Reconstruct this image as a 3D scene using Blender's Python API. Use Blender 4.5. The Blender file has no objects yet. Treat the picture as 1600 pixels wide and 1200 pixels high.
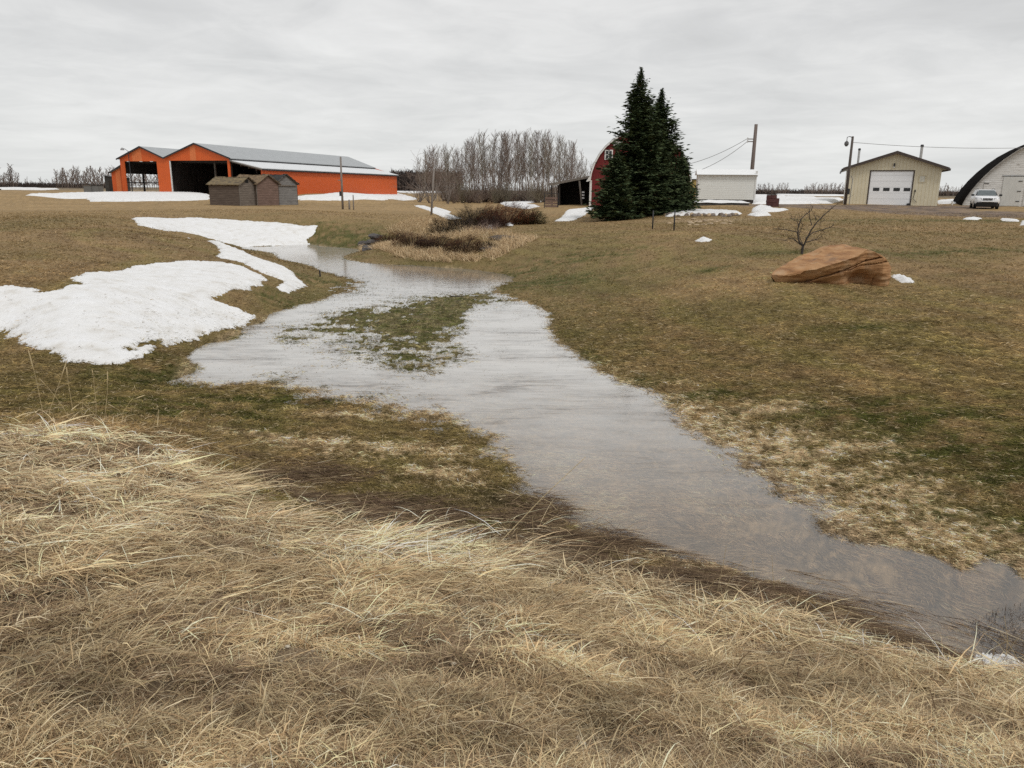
import bpy, math, random
import numpy as np
from mathutils import Matrix, Vector
R = math.radians
PI = math.pi
sc = bpy.context.scene

# ------------------------------------------------------------------ camera, sky, sun, exposure
EYE = 3.0                     # metres above the water of the pond
FOC = 1202.0
cam_d = bpy.data.cameras.new('camera'); cam = bpy.data.objects.new('camera', cam_d)
sc.collection.objects.link(cam); sc.camera = cam
cam_d.sensor_width = 36; cam_d.lens = 36 * FOC / 1600; cam_d.clip_start = 0.05; cam_d.clip_end = 8000
PITCH = math.atan((600 - 297.5) / FOC); ROLL = R(0.52)
CM = Matrix.Translation((0, 0, EYE)) @ Matrix.Rotation(PI / 2 - PITCH, 4, 'X') @ Matrix.Rotation(ROLL, 4, 'Z')
cam.matrix_world = CM
sc.view_settings.view_transform = 'Standard'; sc.view_settings.look = 'None'
sc.view_settings.gamma = 1; sc.view_settings.exposure = 0.1
try: sc.view_settings.use_curve_mapping = False
except Exception: pass
sc.cycles.max_bounces = 8; sc.cycles.transparent_max_bounces = 12
sc.cycles.use_denoising = False

SUN_EL, SUN_ROT = R(54), R(142)
w = bpy.data.worlds.new('World'); sc.world = w; w.use_nodes = True
nt = w.node_tree; nt.nodes.clear()
def N(nt, t, **k):
    n = nt.nodes.new(t)
    for a, b in k.items():
        if a == 'inp':
            for i, v in b.items():
                if hasattr(v, 'is_output') or isinstance(v, bpy.types.NodeSocket): nt.links.new(v, n.inputs[i])
                else: n.inputs[i].default_value = v
        else: setattr(n, a, b)
    return n
def ramp(nt, fac, stops, interp='LINEAR'):
    n = nt.nodes.new('ShaderNodeValToRGB'); n.color_ramp.interpolation = interp
    e = n.color_ramp.elements
    while len(e) < len(stops): e.new(0.5)
    for i, (p, c) in enumerate(stops):
        e[i].position = p; e[i].color = (c[0], c[1], c[2], 1) if not isinstance(c, float) else (c, c, c, 1)
    nt.links.new(fac, n.inputs[0]); return n.outputs[0]
def mixc(nt, f, a, b, mode='MIX'):
    n = nt.nodes.new('ShaderNodeMix'); n.data_type = 'RGBA'; n.blend_type = mode
    for i, v in ((0, f), (6, a), (7, b)):
        if isinstance(v, bpy.types.NodeSocket): nt.links.new(v, n.inputs[i])
        elif i == 0: n.inputs[i].default_value = v
        else: n.inputs[i].default_value = (v[0], v[1], v[2], 1)
    return n.outputs[2]
def math_n(nt, op, a, b=0.0, clamp=False):
    n = nt.nodes.new('ShaderNodeMath'); n.operation = op; n.use_clamp = clamp
    for i, v in ((0, a), (1, b)):
        if isinstance(v, bpy.types.NodeSocket): nt.links.new(v, n.inputs[i])
        else: n.inputs[i].default_value = v
    return n.outputs[0]
sky = N(nt, 'ShaderNodeTexSky', sky_type='NISHITA', sun_disc=False, sun_elevation=SUN_EL, sun_rotation=SUN_ROT)
skys = mixc(nt, 1.0, sky.outputs[0], (0.10, 0.10, 0.10), 'MULTIPLY')
tc = N(nt, 'ShaderNodeTexCoord')
sp = N(nt, 'ShaderNodeSeparateXYZ', inp={0: tc.outputs['Generated']})
zz = math_n(nt, 'ADD', math_n(nt, 'MAXIMUM', sp.outputs[2], 0.0), 0.10)
cx = math_n(nt, 'DIVIDE', sp.outputs[0], zz); cy = math_n(nt, 'DIVIDE', sp.outputs[1], zz)
cb = N(nt, 'ShaderNodeCombineXYZ', inp={0: cx, 1: cy, 2: 0.0})
n1 = N(nt, 'ShaderNodeTexNoise', inp={'Vector': cb.outputs[0], 'Scale': 0.55, 'Detail': 8.0, 'Roughness': 0.55, 'Distortion': 0.4})
n2 = N(nt, 'ShaderNodeTexNoise', inp={'Vector': cb.outputs[0], 'Scale': 2.2, 'Detail': 7.0, 'Roughness': 0.6, 'Distortion': 0.8})
cl = math_n(nt, 'ADD', math_n(nt, 'MULTIPLY', n1.outputs[0], 0.72), math_n(nt, 'MULTIPLY', n2.outputs[0], 0.28))
cloud = ramp(nt, cl, [(0.36, (0.56, 0.56, 0.563)), (0.45, (0.64, 0.64, 0.641)), (0.53, (0.73, 0.727, 0.723)), (0.63, (0.83, 0.826, 0.82))])
hz = ramp(nt, sp.outputs[2], [(0.0, 1.0), (0.10, 0.55), (0.30, 0.0)])
cloud = mixc(nt, math_n(nt, 'MULTIPLY', hz, 0.6), cloud, (0.72, 0.74, 0.727))
cover = mixc(nt, 0.975, skys, cloud)
bg = N(nt, 'ShaderNodeBackground', inp={0: cover, 1: 1.0})
wo = N(nt, 'ShaderNodeOutputWorld', inp={0: bg.outputs[0]})
sd = bpy.data.lights.new('sun', 'SUN'); sd.energy = 1.5; sd.angle = R(14); sd.color = (1, 0.965, 0.92)
so = bpy.data.objects.new('sun', sd); sc.collection.objects.link(so)
# soft light from the right and a little behind the camera: walls facing right are the lighter ones
so.rotation_euler = (PI / 2 - SUN_EL, 0, R(38))

# ------------------------------------------------------------------ pixel <-> world (used once, to place things on the ground)
M3 = np.array(CM.to_3x3())
def ray(px, py):
    d = M3 @ np.array([(px - 800) / FOC, (600 - py) / FOC, -1.0]); return d / np.linalg.norm(d)
def G(px, py, z):             # point of the ray at height z
    d = ray(px, py); t = (z - EYE) / d[2]; return np.array([d[0] * t, d[1] * t, z])
def P(px, py, D):             # point of the ray at forward distance D
    d = ray(px, py); t = D / d[1]; return np.array([d[0] * t, D, EYE + d[2] * t])

# ------------------------------------------------------------------ noise
_rs = np.random.RandomState(7); _perm = np.concatenate([_rs.permutation(512)] * 3)
_ga = _rs.rand(512) * 2 * PI; _gx = np.cos(_ga); _gy = np.sin(_ga)
def pn(x, y):
    x = np.asarray(x, float); y = np.asarray(y, float)
    xi = np.floor(x).astype(int); yi = np.floor(y).astype(int); xf = x - xi; yf = y - yi
    u = xf * xf * xf * (xf * (xf * 6 - 15) + 10); v = yf * yf * yf * (yf * (yf * 6 - 15) + 10)
    def g(i, j, dx, dy):
        h = _perm[(_perm[i & 511] + j) & 511]; return _gx[h] * dx + _gy[h] * dy
    a = g(xi, yi, xf, yf); b = g(xi + 1, yi, xf - 1, yf); c = g(xi, yi + 1, xf, yf - 1); d = g(xi + 1, yi + 1, xf - 1, yf - 1)
    return (a + u * (b - a) + v * ((c + u * (d - c)) - (a + u * (b - a)))) * 1.5
def fbm(x, y, o=4, g=0.5):
    s = 0; a = 1; t = 0
    for i in range(o):
        s = s + a * pn(x * 2 ** i + 17.3 * i, y * 2 ** i - 9.1 * i); t += a; a *= g
    return s / t
def sstep(a, b, x):  # also runs downward when a > b
    t = np.clip((x - a) / (b - a), 0, 1); return t * t * (3 - 2 * t)

# ------------------------------------------------------------------ the lie of the land
SHORE_R = [(560,409),(620,414),(720,419),(800,432),(778,447),(785,460),(830,475),(862,500),(872,528),(910,556),(960,590),(1010,606),(1060,642),
           (1120,682),(1200,722),(1280,772),(1350,822),(1430,862),(1500,890),(1600,908),(1720,925)]
SHORE_L = [(380,386),(400,391),(440,406),(500,423),(560,440),(545,455),(470,476),(420,491),(380,511),(330,535),(290,562),(268,592),(290,603),
           (330,605),(400,603),(470,611),(540,626),(600,641),(680,656),(750,680),(770,702),(800,742),(828,782),(870,815),(950,850),(1050,872),
           (1150,893),(1230,922),(1330,962),(1420,1002),(1500,1032),(1545,1045)]
CP = []
def cp(z, *pts): CP.extend([(a, b, z) for a, b in pts])
cp(0.0, *SHORE_R); cp(0.0, *SHORE_L)
cp(0.0, (480,381),(520,386),(560,389),(540,399))
cp(-.10, (470,395),(540,425),(610,436),(700,452)); cp(-.2, (690,431)); cp(-.08, (780,500),(810,540)); cp(-.12, (860,600),(960,660))
cp(-.05, (450,560),(380,570),(560,600),(700,610),(800,680)); cp(.010, (610,488),(580,505),(650,490)); cp(.008, (730,480),(735,462),(720,500))
cp(-.003, (620,545),(700,530),(690,560),(560,520),(640,575)); cp(-.013, (500,490),(440,510),(430,535),(480,530),(540,560)); cp(-.03, (550,468),(760,560))
cp(-.08, (1050,720),(1000,780),(900,760)); cp(-.014, (1130,722),(1200,772),(1280,828),(1350,862),(1070,680)); cp(.018, (1150,672),(1250,722),(1330,772),(1400,812),(1480,850)); cp(.014, (450,632),(560,652),(680,682),(745,722)); cp(-.16, (1100,840),(1230,880),(1340,920)); cp(-.3, (1450,950),(1560,960),(1650,980)); cp(-.35, (1570,1010))
# near bank
cp(.64, (0,662),(120,668)); cp(.51, (280,702)); cp(.42, (430,790)); cp(.28, (620,832)); cp(.18, (760,852)); cp(.12, (900,882)); cp(.10, (1100,928),(1250,966))
cp(.10, (1480,1050),(1620,1065)); cp(1.38, (0,1200),(-300,1200)); cp(1.28, (800,1200)); cp(1.12, (1600,1200),(1900,1200)); cp(1.15, (0,900),(-300,900))
cp(.85, (800,1000)); cp(.56, (1200,1060)); cp(.62, (1600,1130)); cp(1.08, (400,1000)); cp(.62, (400,850)); cp(.95,(0,760))
cp(.05, (650,790),(560,770),(760,810)); cp(.16, (400,730)); cp(.10, (500,680),(400,640),(650,720)); cp(.22, (200,620),(60,600)); cp(.3, (-200,600))
# promontory with the big snow patch
cp(.2, (160,575),(270,550)); cp(.12, (330,522)); cp(.4, (0,520)); cp(.62,(60,500)); cp(.62, (200,490)); cp(.98, (0,452)); cp(.92, (200,420)); cp(.8, (340,407)); cp(.34,(390,470)); cp(.5, (415,437))
cp(1.22, (0,400),(-300,400)); cp(1.24, (200,370)); cp(1.42, (0,340)); cp(1.3, (215,346)); cp(.97, (330,378)); cp(.62, (420,404)); cp(.16, (470,441)); cp(.1, (500,437)); cp(.42,(450,425))
# bank beyond the channel
cp(1.12, (350,344)); cp(.95, (500,352)); cp(1.2, (260,341)); cp(.35, (330,373)); cp(.5, (440,366)); cp(1.46, (300,325)); cp(1.4, (500,330)); cp(.85, (540,355)); cp(1.15, (600,340)); cp(.3,(520,375))
cp(1.5, (340,317),(455,313)); cp(1.62, (100,311)); cp(1.6, (-200,312)); cp(1.55,(540,315))
# planted island and the valley behind
cp(.06, (570,392),(650,410)); cp(.12, (720,414)); cp(.38, (700,398),(600,386)); cp(.5, (780,395)); cp(.9, (650,352)); cp(.95, (720,350)); cp(1.0, (830,343)); cp(1.2, (680,328)); cp(1.15, (760,330)); cp(1.2, (820,322))
# lawn
cp(.62, (950,402)); cp(.2, (850,425)); cp(1.35, (1000,350)); cp(1.38, (985,341)); cp(1.3, (1022,362),(1056,366)); cp(.88, (1215,444),(1300,446),(1400,441)); cp(1.22, (1253,395)); cp(1.5,(1100,345))
cp(.22, (950,500)); cp(.48, (1100,470)); cp(.13, (1050,570)); cp(.36, (1250,560)); cp(.50, (1450,560)); cp(.14, (1250,660)); cp(.24, (1450,660)); cp(.42, (1620,620)); cp(.10, (1450,770)); cp(.18, (1620,740)); cp(.05,(1600,850)); cp(.05,(1350,760)); cp(.98, (1600,450)); cp(1.5, (1600,370)); cp(1.45, (1350,365))
def wpt(px, z, D): v = P(px, 300, D); CPW.append((v[0], v[1], z))
CPW = []
for px in (-300, 60, 200): wpt(px, 1.95, 90); wpt(px, 2.15, 108)
for px in (330, 480, 560): wpt(px, 2.0, 96); wpt(px, 2.15, 108); wpt(px, 2.13, 146)
for px, z, D in ((640,1.35,110),(750,1.3,140),(850,1.35,105),(885,1.6,80),(935,1.6,75),(935,1.5,62),(1000,1.65,75),(1130,2.08,68),(1130,1.98,60),(1210,2.0,62),(1390,2.02,75),(1390,1.9,64),
                 (1560,2.05,78),(1540,1.87,66),(1620,1.8,58),(1800,1.9,66),(1300,1.75,52),(640,2.05,200),(750,2.0,200),(900,2.05,170),(1200,2.2,110),(1500,2.2,120)): wpt(px, z, D)
for px in (-900, -300, 300, 800, 1300, 1900, 2500):
    for D, z in ((260, 2.15), (600, 2.1), (2500, 1.9)): wpt(px, z, D)
W0 = [tuple(G(a, b, z)) for a, b, z in CP] + CPW
W0 = np.array(W0)
KA = 1.6
def q(x, y):
    r = np.sqrt(x * x + y * y) + 1e-6; a = np.arctan2(x, y); return a * KA, np.log(r)
qa, ql = q(W0[:, 0], W0[:, 1])
def tps(r2): return 0.5 * r2 * np.log(r2 + 1e-9)
n_ = len(W0)
K = tps((qa[:, None] - qa[None]) ** 2 + (ql[:, None] - ql[None]) ** 2) + np.eye(n_) * 2e-4
Pm = np.stack([np.ones(n_), qa, ql], 1)
A = np.zeros((n_ + 3, n_ + 3)); A[:n_, :n_] = K; A[:n_, n_:] = Pm; A[n_:, :n_] = Pm.T
sol = np.linalg.solve(A, np.concatenate([W0[:, 2], np.zeros(3)]))
def H0(x, y):
    x = np.asarray(x, float); y = np.asarray(y, float); sh = x.shape; x = x.ravel(); y = y.ravel()
    a, l = q(x, y); l = np.clip(l, math.log(1.7), math.log(2600)); ac = np.clip(a, -0.75 * KA, 0.75 * KA); out = np.empty(len(x))
    for s in range(0, len(x), 20000):
        e = slice(s, s + 20000)
        out[e] = tps((ac[e, None] - qa) ** 2 + (l[e, None] - ql) ** 2) @ sol[:n_] + sol[n_] + sol[n_ + 1] * ac[e] + sol[n_ + 2] * l[e]
    r = np.exp(l); b = sstep(0.72, 1.1, np.abs(a) / KA)
    out = out * (1 - b) + b * (1.5 + 0.5 * sstep(40, 120, r))
    r0 = np.sqrt(x * x + y * y); b2 = 1 - sstep(0.8, 1.9, r0); out = out * (1 - b2) + b2 * 1.42
    return out.reshape(sh)
# lookup grid in (azimuth, log r) so that the surface is cheap to query
GA = np.linspace(-PI, PI, 2600); GL = np.linspace(math.log(0.25), math.log(3000), 1100)
_aa, _ll = np.meshgrid(GA, GL)
_use = np.abs(_aa) < 1.15
GH = np.full(_aa.shape, 0.0)
_x = np.exp(_ll) * np.sin(_aa); _y = np.exp(_ll) * np.cos(_aa)
GH[_use] = H0(_x[_use], _y[_use])
_r = np.exp(_ll[~_use]); GH[~_use] = (1.5 + 0.5 * sstep(40, 120, _r)) * 1.0
def poly_world(pts, z=None):
    return np.array([(hit(a, b) if z is None else G(a, b, z))[:2] for a, b in pts])
def seg_dist(x, y, poly, closed=True):
    d = np.full(x.shape, 1e9); n = len(poly)
    for i in range(n if closed else n - 1):
        a = poly[i]; b = poly[(i + 1) % n]; e = b - a; L = e @ e + 1e-12
        t = np.clip(((x - a[0]) * e[0] + (y - a[1]) * e[1]) / L, 0, 1)
        d = np.minimum(d, (x - a[0] - t * e[0]) ** 2 + (y - a[1] - t * e[1]) ** 2)
    return np.sqrt(d)
def inside(x, y, poly):
    c = np.zeros(x.shape, bool); n = len(poly)
    for i in range(n):
        a = poly[i]; b = poly[(i + 1) % n]
        with np.errstate(divide='ignore', invalid='ignore'):
            k = ((a[1] > y) != (b[1] > y)) & (x < (b[0] - a[0]) * (y - a[1]) / (b[1] - a[1] + 1e-15) + a[0])
        c ^= k
    return c
def sdist(x, y, poly): return np.where(inside(x, y, poly), 1, -1) * seg_dist(x, y, poly)
FG_EDGE = [(-500,640),(-60,658),(0,662),(120,668),(280,702),(330,740),(430,790),(500,812),(620,832),(760,852),(900,882),(960,905),(1100,928),(1250,966),(1350,1004),(1480,1050),(1560,1065),(1640,1030),(2000,1010)]
_zfg = lambda px: float(np.interp(px, [0, 120, 280, 430, 620, 760, 900, 1100, 1250, 1600], [.72, .72, .58, .42, .28, .18, .12, .1, .1, .1]))
FGP = np.array([G(a, b, _zfg(a))[:2] for a, b in FG_EDGE] + [(9, 2), (9, -3), (-9, -3), (-14, 2)])
SRW = np.array([G(a, b, 0)[:2] for a, b in SHORE_R])
WATERP = np.array([G(a, b, 0)[:2] for a, b in (SHORE_L[::-1] + [(480,381),(520,386),(560,389),(540,399)] + SHORE_R)] + [tuple(G(1720, 1060, 0)[:2])])
_xs = _x[_use]; _ys = _y[_use]
_fg = np.zeros(_aa.shape); _near = _use & (np.exp(_ll) < 16); _fg[_near] = sstep(-0.05, 0.5, sdist(_x[_near], _y[_near], FGP))
_wd = np.full(_aa.shape, -50.0); _nr = _use & (np.exp(_ll) < 70); _wd[_nr] = sdist(_x[_nr], _y[_nr], WATERP)
def _bil(T, x, y):
    x = np.asarray(x, float); y = np.asarray(y, float)
    a = np.arctan2(x, y); l = np.log(np.sqrt(x * x + y * y) + 1e-9)
    fa = (a - GA[0]) / (GA[1] - GA[0]); fl = np.clip((l - GL[0]) / (GL[1] - GL[0]), 0, len(GL) - 1.001); fa = np.clip(fa, 0, len(GA) - 1.001)
    i = fl.astype(int); j = fa.astype(int); u = fl - i; v = fa - j
    return (T[i, j] * (1 - v) + T[i, j + 1] * v) * (1 - u) + (T[i + 1, j] * (1 - v) + T[i + 1, j + 1] * v) * u
def fgmask(x, y): return _bil(_fg, x, y)
def wdist(x, y): return _bil(_wd, x, y)
def H(x, y):
    x = np.asarray(x, float); y = np.asarray(y, float)
    h = _bil(GH, x, y); fg = fgmask(x, y); r = np.sqrt(x * x + y * y); n = 1 - sstep(40, 90, r)
    tuss = fbm(x * 1.6 + 3, y * 2.6, 3); wd = wdist(x, y)
    lump = fbm(x * 4, y * 4, 3) * 0.012 + fbm(x * 13, y * 13, 2) * 0.009
    sh = np.exp(-(h / .05) ** 2); lump = lump + sh * (fbm(x * 1.7, y * 2.2, 4) * .035 + fbm(x * 7 + 3, y * 7, 3) * .024) * (1 - sstep(28, 40, r))
    far = fbm(x * 0.05, y * 0.05, 3) * 0.22 * sstep(60, 160, r)
    # the water edge may not wander far: flatten the lumps inside open water
    k = 1 - 0.55 * sstep(0.15, 0.8, wd) * (h < -.05)
    return h + fg * (0.12 * tuss + 0.05 * fbm(x * 4 + 2, y * 6, 3)) + n * lump * k + 0.035 * n * fbm(x * .35, y * .35, 2) * sstep(.5, 2.5, -wd) + far
def hit(px, py, tmax=1500):
    d = ray(px, py); t = np.exp(np.linspace(math.log(1.2), math.log(tmax), 1500))
    X = d[0] * t; Y = d[1] * t; Z = EYE + d[2] * t; h = np.maximum(_bil(GH, X, Y), 0.0); k = np.argmax(Z < h)
    if Z[k] >= h[k]: k = len(t) - 1
    if k > 0:
        g0 = Z[k - 1] - h[k - 1]; g1 = h[k] - Z[k]; f = g0 / (g0 + g1 + 1e-9); tt = t[k - 1] + f * (t[k] - t[k - 1])
    else: tt = t[k]
    x, y = d[0] * tt, d[1] * tt
    return np.array([x, y, float(H(x, y))])

# ------------------------------------------------------------------ object helpers
COL = sc.collection
def tag(o, label=None, cat=None, group=None, kind=None):
    if label: o['label'] = label
    if cat: o['category'] = cat
    if group: o['group'] = group
    if kind: o['kind'] = kind
    return o
def empty(name, loc, rz=0, label=None, cat=None, group=None):
    o = bpy.data.objects.new(name, None); COL.objects.link(o); o.location = tuple(map(float, loc)); o.rotation_euler = (0, 0, rz)
    o.empty_display_size = 0.3
    return tag(o, label, cat, group)
def mesh_np(name, V, Fc, mat, parent=None, cols=None, smooth=False, uv=None):
    """V (n,3); Fc (m,k) array of equal-size faces or list of such arrays"""
    me = bpy.data.meshes.new(name)
    if not isinstance(Fc, list): Fc = [Fc]
    Fc = [np.asarray(f) for f in Fc if len(f)]
    V = np.asarray(V, np.float32)
    me.vertices.add(len(V)); me.vertices.foreach_set('co', V.ravel())
    li = np.concatenate([f.ravel() for f in Fc]).astype(np.int32)
    tot = np.concatenate([np.full(len(f), f.shape[1], np.int32) for f in Fc])
    st = np.concatenate([[0], np.cumsum(tot)[:-1]]).astype(np.int32)
    me.loops.add(len(li)); me.loops.foreach_set('vertex_index', li)
    me.polygons.add(len(tot)); me.polygons.foreach_set('loop_start', st); me.polygons.foreach_set('loop_total', tot)
    if smooth: me.polygons.foreach_set('use_smooth', np.ones(len(tot), bool))
    me.update(calc_edges=True)
    if cols is not None:
        at = me.color_attributes.new('col', 'FLOAT_COLOR', 'POINT')
        c4 = np.ones((len(V), 4), np.float32); c4[:, :3] = cols; at.data.foreach_set('color', c4.ravel())
    me.materials.append(mat)
    o = bpy.data.objects.new(name, me); COL.objects.link(o); o.parent = parent
    return o
class MB:
    def __init__(s): s.v = []; s.f = []
    def add(s, vs, fs):
        b = len(s.v); s.v += [tuple(map(float, p)) for p in vs]; s.f += [tuple(b + i for i in f) for f in fs]; return s
    def box(s, x0, y0, z0, x1, y1, z1):
        return s.add([(x0,y0,z0),(x1,y0,z0),(x1,y1,z0),(x0,y1,z0),(x0,y0,z1),(x1,y0,z1),(x1,y1,z1),(x0,y1,z1)],
                     [(0,3,2,1),(4,5,6,7),(0,1,5,4),(1,2,6,5),(2,3,7,6),(3,0,4,7)])
    def hexa(s, b4, t4):
        return s.add(list(b4) + list(t4), [(0,3,2,1),(4,5,6,7),(0,1,5,4),(1,2,6,5),(2,3,7,6),(3,0,4,7)])
    def prism(s, pts, n):      # polygon extruded by vector n
        k = len(pts); n = Vector(n)
        return s.add([tuple(p) for p in pts] + [tuple(Vector(p) + n) for p in pts],
                     [tuple(range(k))[::-1], tuple(range(k, 2 * k))] + [(i, (i + 1) % k, k + (i + 1) % k, k + i) for i in range(k)])
    def tube(s, pts, rad, sides=6, cap=True):
        pts = [Vector(p) for p in pts]; n = len(pts)
        if not hasattr(rad, '__len__'): rad = [rad] * n
        rings = []; up = None
        for i, p in enumerate(pts):
            d = (pts[min(i + 1, n - 1)] - pts[max(i - 1, 0)])
            if d.length < 1e-9: d = Vector((0, 0, 1))
            d.normalize()
            if up is None: up = Vector((1, 0, 0)) if abs(d.x) < 0.8 else Vector((0, 1, 0))
            a = d.cross(up); a = a.normalized() if a.length > 1e-6 else d.orthogonal().normalized(); b = d.cross(a); up = -b if False else up
            rings.append([p + (a * math.cos(2 * PI * k / sides) + b * math.sin(2 * PI * k / sides)) * rad[i] for k in range(sides)])
        b0 = len(s.v)
        for r in rings: s.v += [tuple(x) for x in r]
        for i in range(n - 1):
            for k in range(sides):
                k2 = (k + 1) % sides; s.f.append((b0 + i * sides + k, b0 + i * sides + k2, b0 + (i + 1) * sides + k2, b0 + (i + 1) * sides + k))
        if cap:
            s.f.append(tuple(b0 + k for k in range(sides))[::-1]); s.f.append(tuple(b0 + (n - 1) * sides + k for k in range(sides)))
        return s
    def build(s, name, mat, parent=None, bevel=0, smooth=False, label=None):
        me = bpy.data.meshes.new(name); me.from_pydata(s.v, [], s.f); me.materials.append(mat); me.update()
        if smooth: me.polygons.foreach_set('use_smooth', np.ones(len(me.polygons), bool))
        o = bpy.data.objects.new(name, me); COL.objects.link(o); o.parent = parent
        if bevel:
            m = o.modifiers.new('bevel', 'BEVEL'); m.width = bevel; m.segments = 2; m.limit_method = 'ANGLE'; m.angle_limit = R(35)
        if label: o['label'] = label
        return o
def children(o): return [c for c in bpy.data.objects if c.parent == o]

# ------------------------------------------------------------------ materials
def new_mat(name):
    m = bpy.data.materials.new(name); m.use_nodes = True; nt = m.node_tree; nt.nodes.clear()
    out = nt.nodes.new('ShaderNodeOutputMaterial'); bs = nt.nodes.new('ShaderNodeBsdfPrincipled'); nt.links.new(bs.outputs[0], out.inputs[0])
    bs.inputs['Roughness'].default_value = 0.8; bs.inputs['Specular IOR Level'].default_value = 0.3
    return m, nt, bs
def simple(name, c, rough=0.75, var=0.15, scale=6.0, metal=0.0, stretch=(1, 1, 1), bump=0.0, c2=None, spec=0.3, detail=5.0):
    m, nt, bs = new_mat(name)
    t = N(nt, 'ShaderNodeTexCoord'); mp = N(nt, 'ShaderNodeMapping', inp={0: t.outputs['Object'], 'Scale': stretch})
    no = N(nt, 'ShaderNodeTexNoise', inp={'Vector': mp.outputs[0], 'Scale': scale, 'Detail': detail, 'Roughness': 0.6})
    c = np.array(c); lo = c * (1 - var); hi = np.minimum(c * (1 + var), 1) if c2 is None else np.array(c2)
    if c2 is not None: lo = c
    nt.links.new(ramp(nt, no.outputs[0], [(0.35, tuple(lo)), (0.65, tuple(hi))]), bs.inputs['Base Color'])
    bs.inputs['Roughness'].default_value = rough; bs.inputs['Metallic'].default_value = metal; bs.inputs['Specular IOR Level'].default_value = spec
    if bump:
        b = N(nt, 'ShaderNodeBump', inp={'Height': no.outputs[0], 'Strength': bump, 'Distance': 0.02}); nt.links.new(b.outputs[0], bs.inputs['Normal'])
    return m
def ribbed(name, c, axis, pitch, rough=0.5, depth=0.5, var=0.10, c_line=None, metal=0.0, var_scale=1.5, stretch=(1,1,1), c2=None):
    """vertical or horizontal cladding: ribs along one object axis, with weathering noise"""
    m, nt, bs = new_mat(name)
    t = N(nt, 'ShaderNodeTexCoord'); sx = N(nt, 'ShaderNodeSeparateXYZ', inp={0: t.outputs['Object']})
    fr = math_n(nt, 'FRACT', math_n(nt, 'DIVIDE', sx.outputs[axis], pitch))
    line = ramp(nt, fr, [(0.0, 0.0), (0.06, 0.25), (0.14, 1.0), (0.93, 0.9), (1.0, 0.1)])
    mp = N(nt, 'ShaderNodeMapping', inp={0: t.outputs['Object'], 'Scale': stretch})
    no = N(nt, 'ShaderNodeTexNoise', inp={'Vector': mp.outputs[0], 'Scale': var_scale, 'Detail': 6.0, 'Roughness': 0.65})
    c = np.array(c); base = ramp(nt, no.outputs[0], [(0.3, tuple(c * (1 - var))), (0.7, tuple(np.minimum(c * (1 + var), 1) if c2 is None else np.array(c2)))])
    cl = tuple(c * 0.5) if c_line is None else c_line
    nt.links.new(mixc(nt, line, cl, base), bs.inputs['Base Color'])
    bs.inputs['Roughness'].default_value = rough; bs.inputs['Metallic'].default_value = metal
    b = N(nt, 'ShaderNodeBump', inp={'Height': line, 'Strength': depth, 'Distance': 0.02}); nt.links.new(b.outputs[0], bs.inputs['Normal'])
    return m
def vcol_mat(name, rough=0.85, scale=40.0, lo=0.75, hi=1.25, bump=0.4, spec=0.15, trans=0.0, dist=0.02):
    m, nt, bs = new_mat(name)
    at = N(nt, 'ShaderNodeAttribute', attribute_name='col'); ge = N(nt, 'ShaderNodeNewGeometry')
    no = N(nt, 'ShaderNodeTexNoise', inp={'Vector': ge.outputs['Position'], 'Scale': scale, 'Detail': 6.0, 'Roughness': 0.7})
    v = ramp(nt, no.outputs[0], [(0.3, float(lo)), (0.7, float(hi))])
    nt.links.new(mixc(nt, 1.0, at.outputs['Color'], v, 'MULTIPLY'), bs.inputs['Base Color'])
    bs.inputs['Roughness'].default_value = rough; bs.inputs['Specular IOR Level'].default_value = spec
    if bump:
        b = N(nt, 'ShaderNodeBump', inp={'Height': no.outputs[0], 'Strength': bump, 'Distance': dist}); nt.links.new(b.outputs[0], bs.inputs['Normal'])
    return m
def blade_mat(name, rough=0.7):
    m = bpy.data.materials.new(name); m.use_nodes = True; nt = m.node_tree; nt.nodes.clear()
    out = nt.nodes.new('ShaderNodeOutputMaterial'); at = N(nt, 'ShaderNodeAttribute', attribute_name='col')
    d = N(nt, 'ShaderNodeBsdfDiffuse', inp={0: at.outputs['Color']}); t = N(nt, 'ShaderNodeBsdfTranslucent', inp={0: at.outputs['Color']})
    mx = N(nt, 'ShaderNodeMixShader', inp={0: 0.25, 1: d.outputs[0], 2: t.outputs[0]}); nt.links.new(mx.outputs[0], out.inputs[0])
    return m
# ------------------------------------------------------------------ colours of the ground (its own colours, plus painted gap shade in the near straw)
def blob(x, y, px, py, rx, ry, z=None):
    c = hit(px, py) if z is None else G(px, py, z); return np.exp(-(((x - c[0]) / rx) ** 2 + ((y - c[1]) / ry) ** 2))
C_BROWN = np.array([.255, .172, .084]); C_OLIVE = np.array([.150, .115, .046]); C_GREEN = np.array([.074, .075, .020]); C_DEAD = np.array([.54, .40, .245])
C_MUD = np.array([.115, .082, .058]); C_GRAVEL = np.array([.14, .105, .083]); C_STRAW = np.array([.26, .19, .12]); C_FIELD = np.array([.30, .205, .10])
BLOBS = [(1390,510,1.4,.30),(1330,512,.7,.3),(1120,420,.9,.5),(1200,395,1.6,.6),(1500,700,2,.6),(1260,640,1.4,.5),(1400,650,1.5,.5),(870,440,2.0,1.2),(800,430,1.3,.8),
         (930,400,2.5,1.5),(620,492,.9,.5),(580,505,.5,.4),(740,478,.5,.4),(560,380,4,2.0),(500,440,1.1,.7),(440,470,1.2,.7),(280,590,.9,.9),(250,640,1.2,.8),(420,625,1.0,.4),
         (1550,760,1.2,.5),(1500,820,1.0,.35),(1580,860,.8,.3),(900,560,.5,.5),(1000,600,.5,.4),(1080,620,.8,.4),(520,365,6,3),(1500,345,12,2.0),(1450,395,3,1),(1560,390,3,1)]
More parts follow.
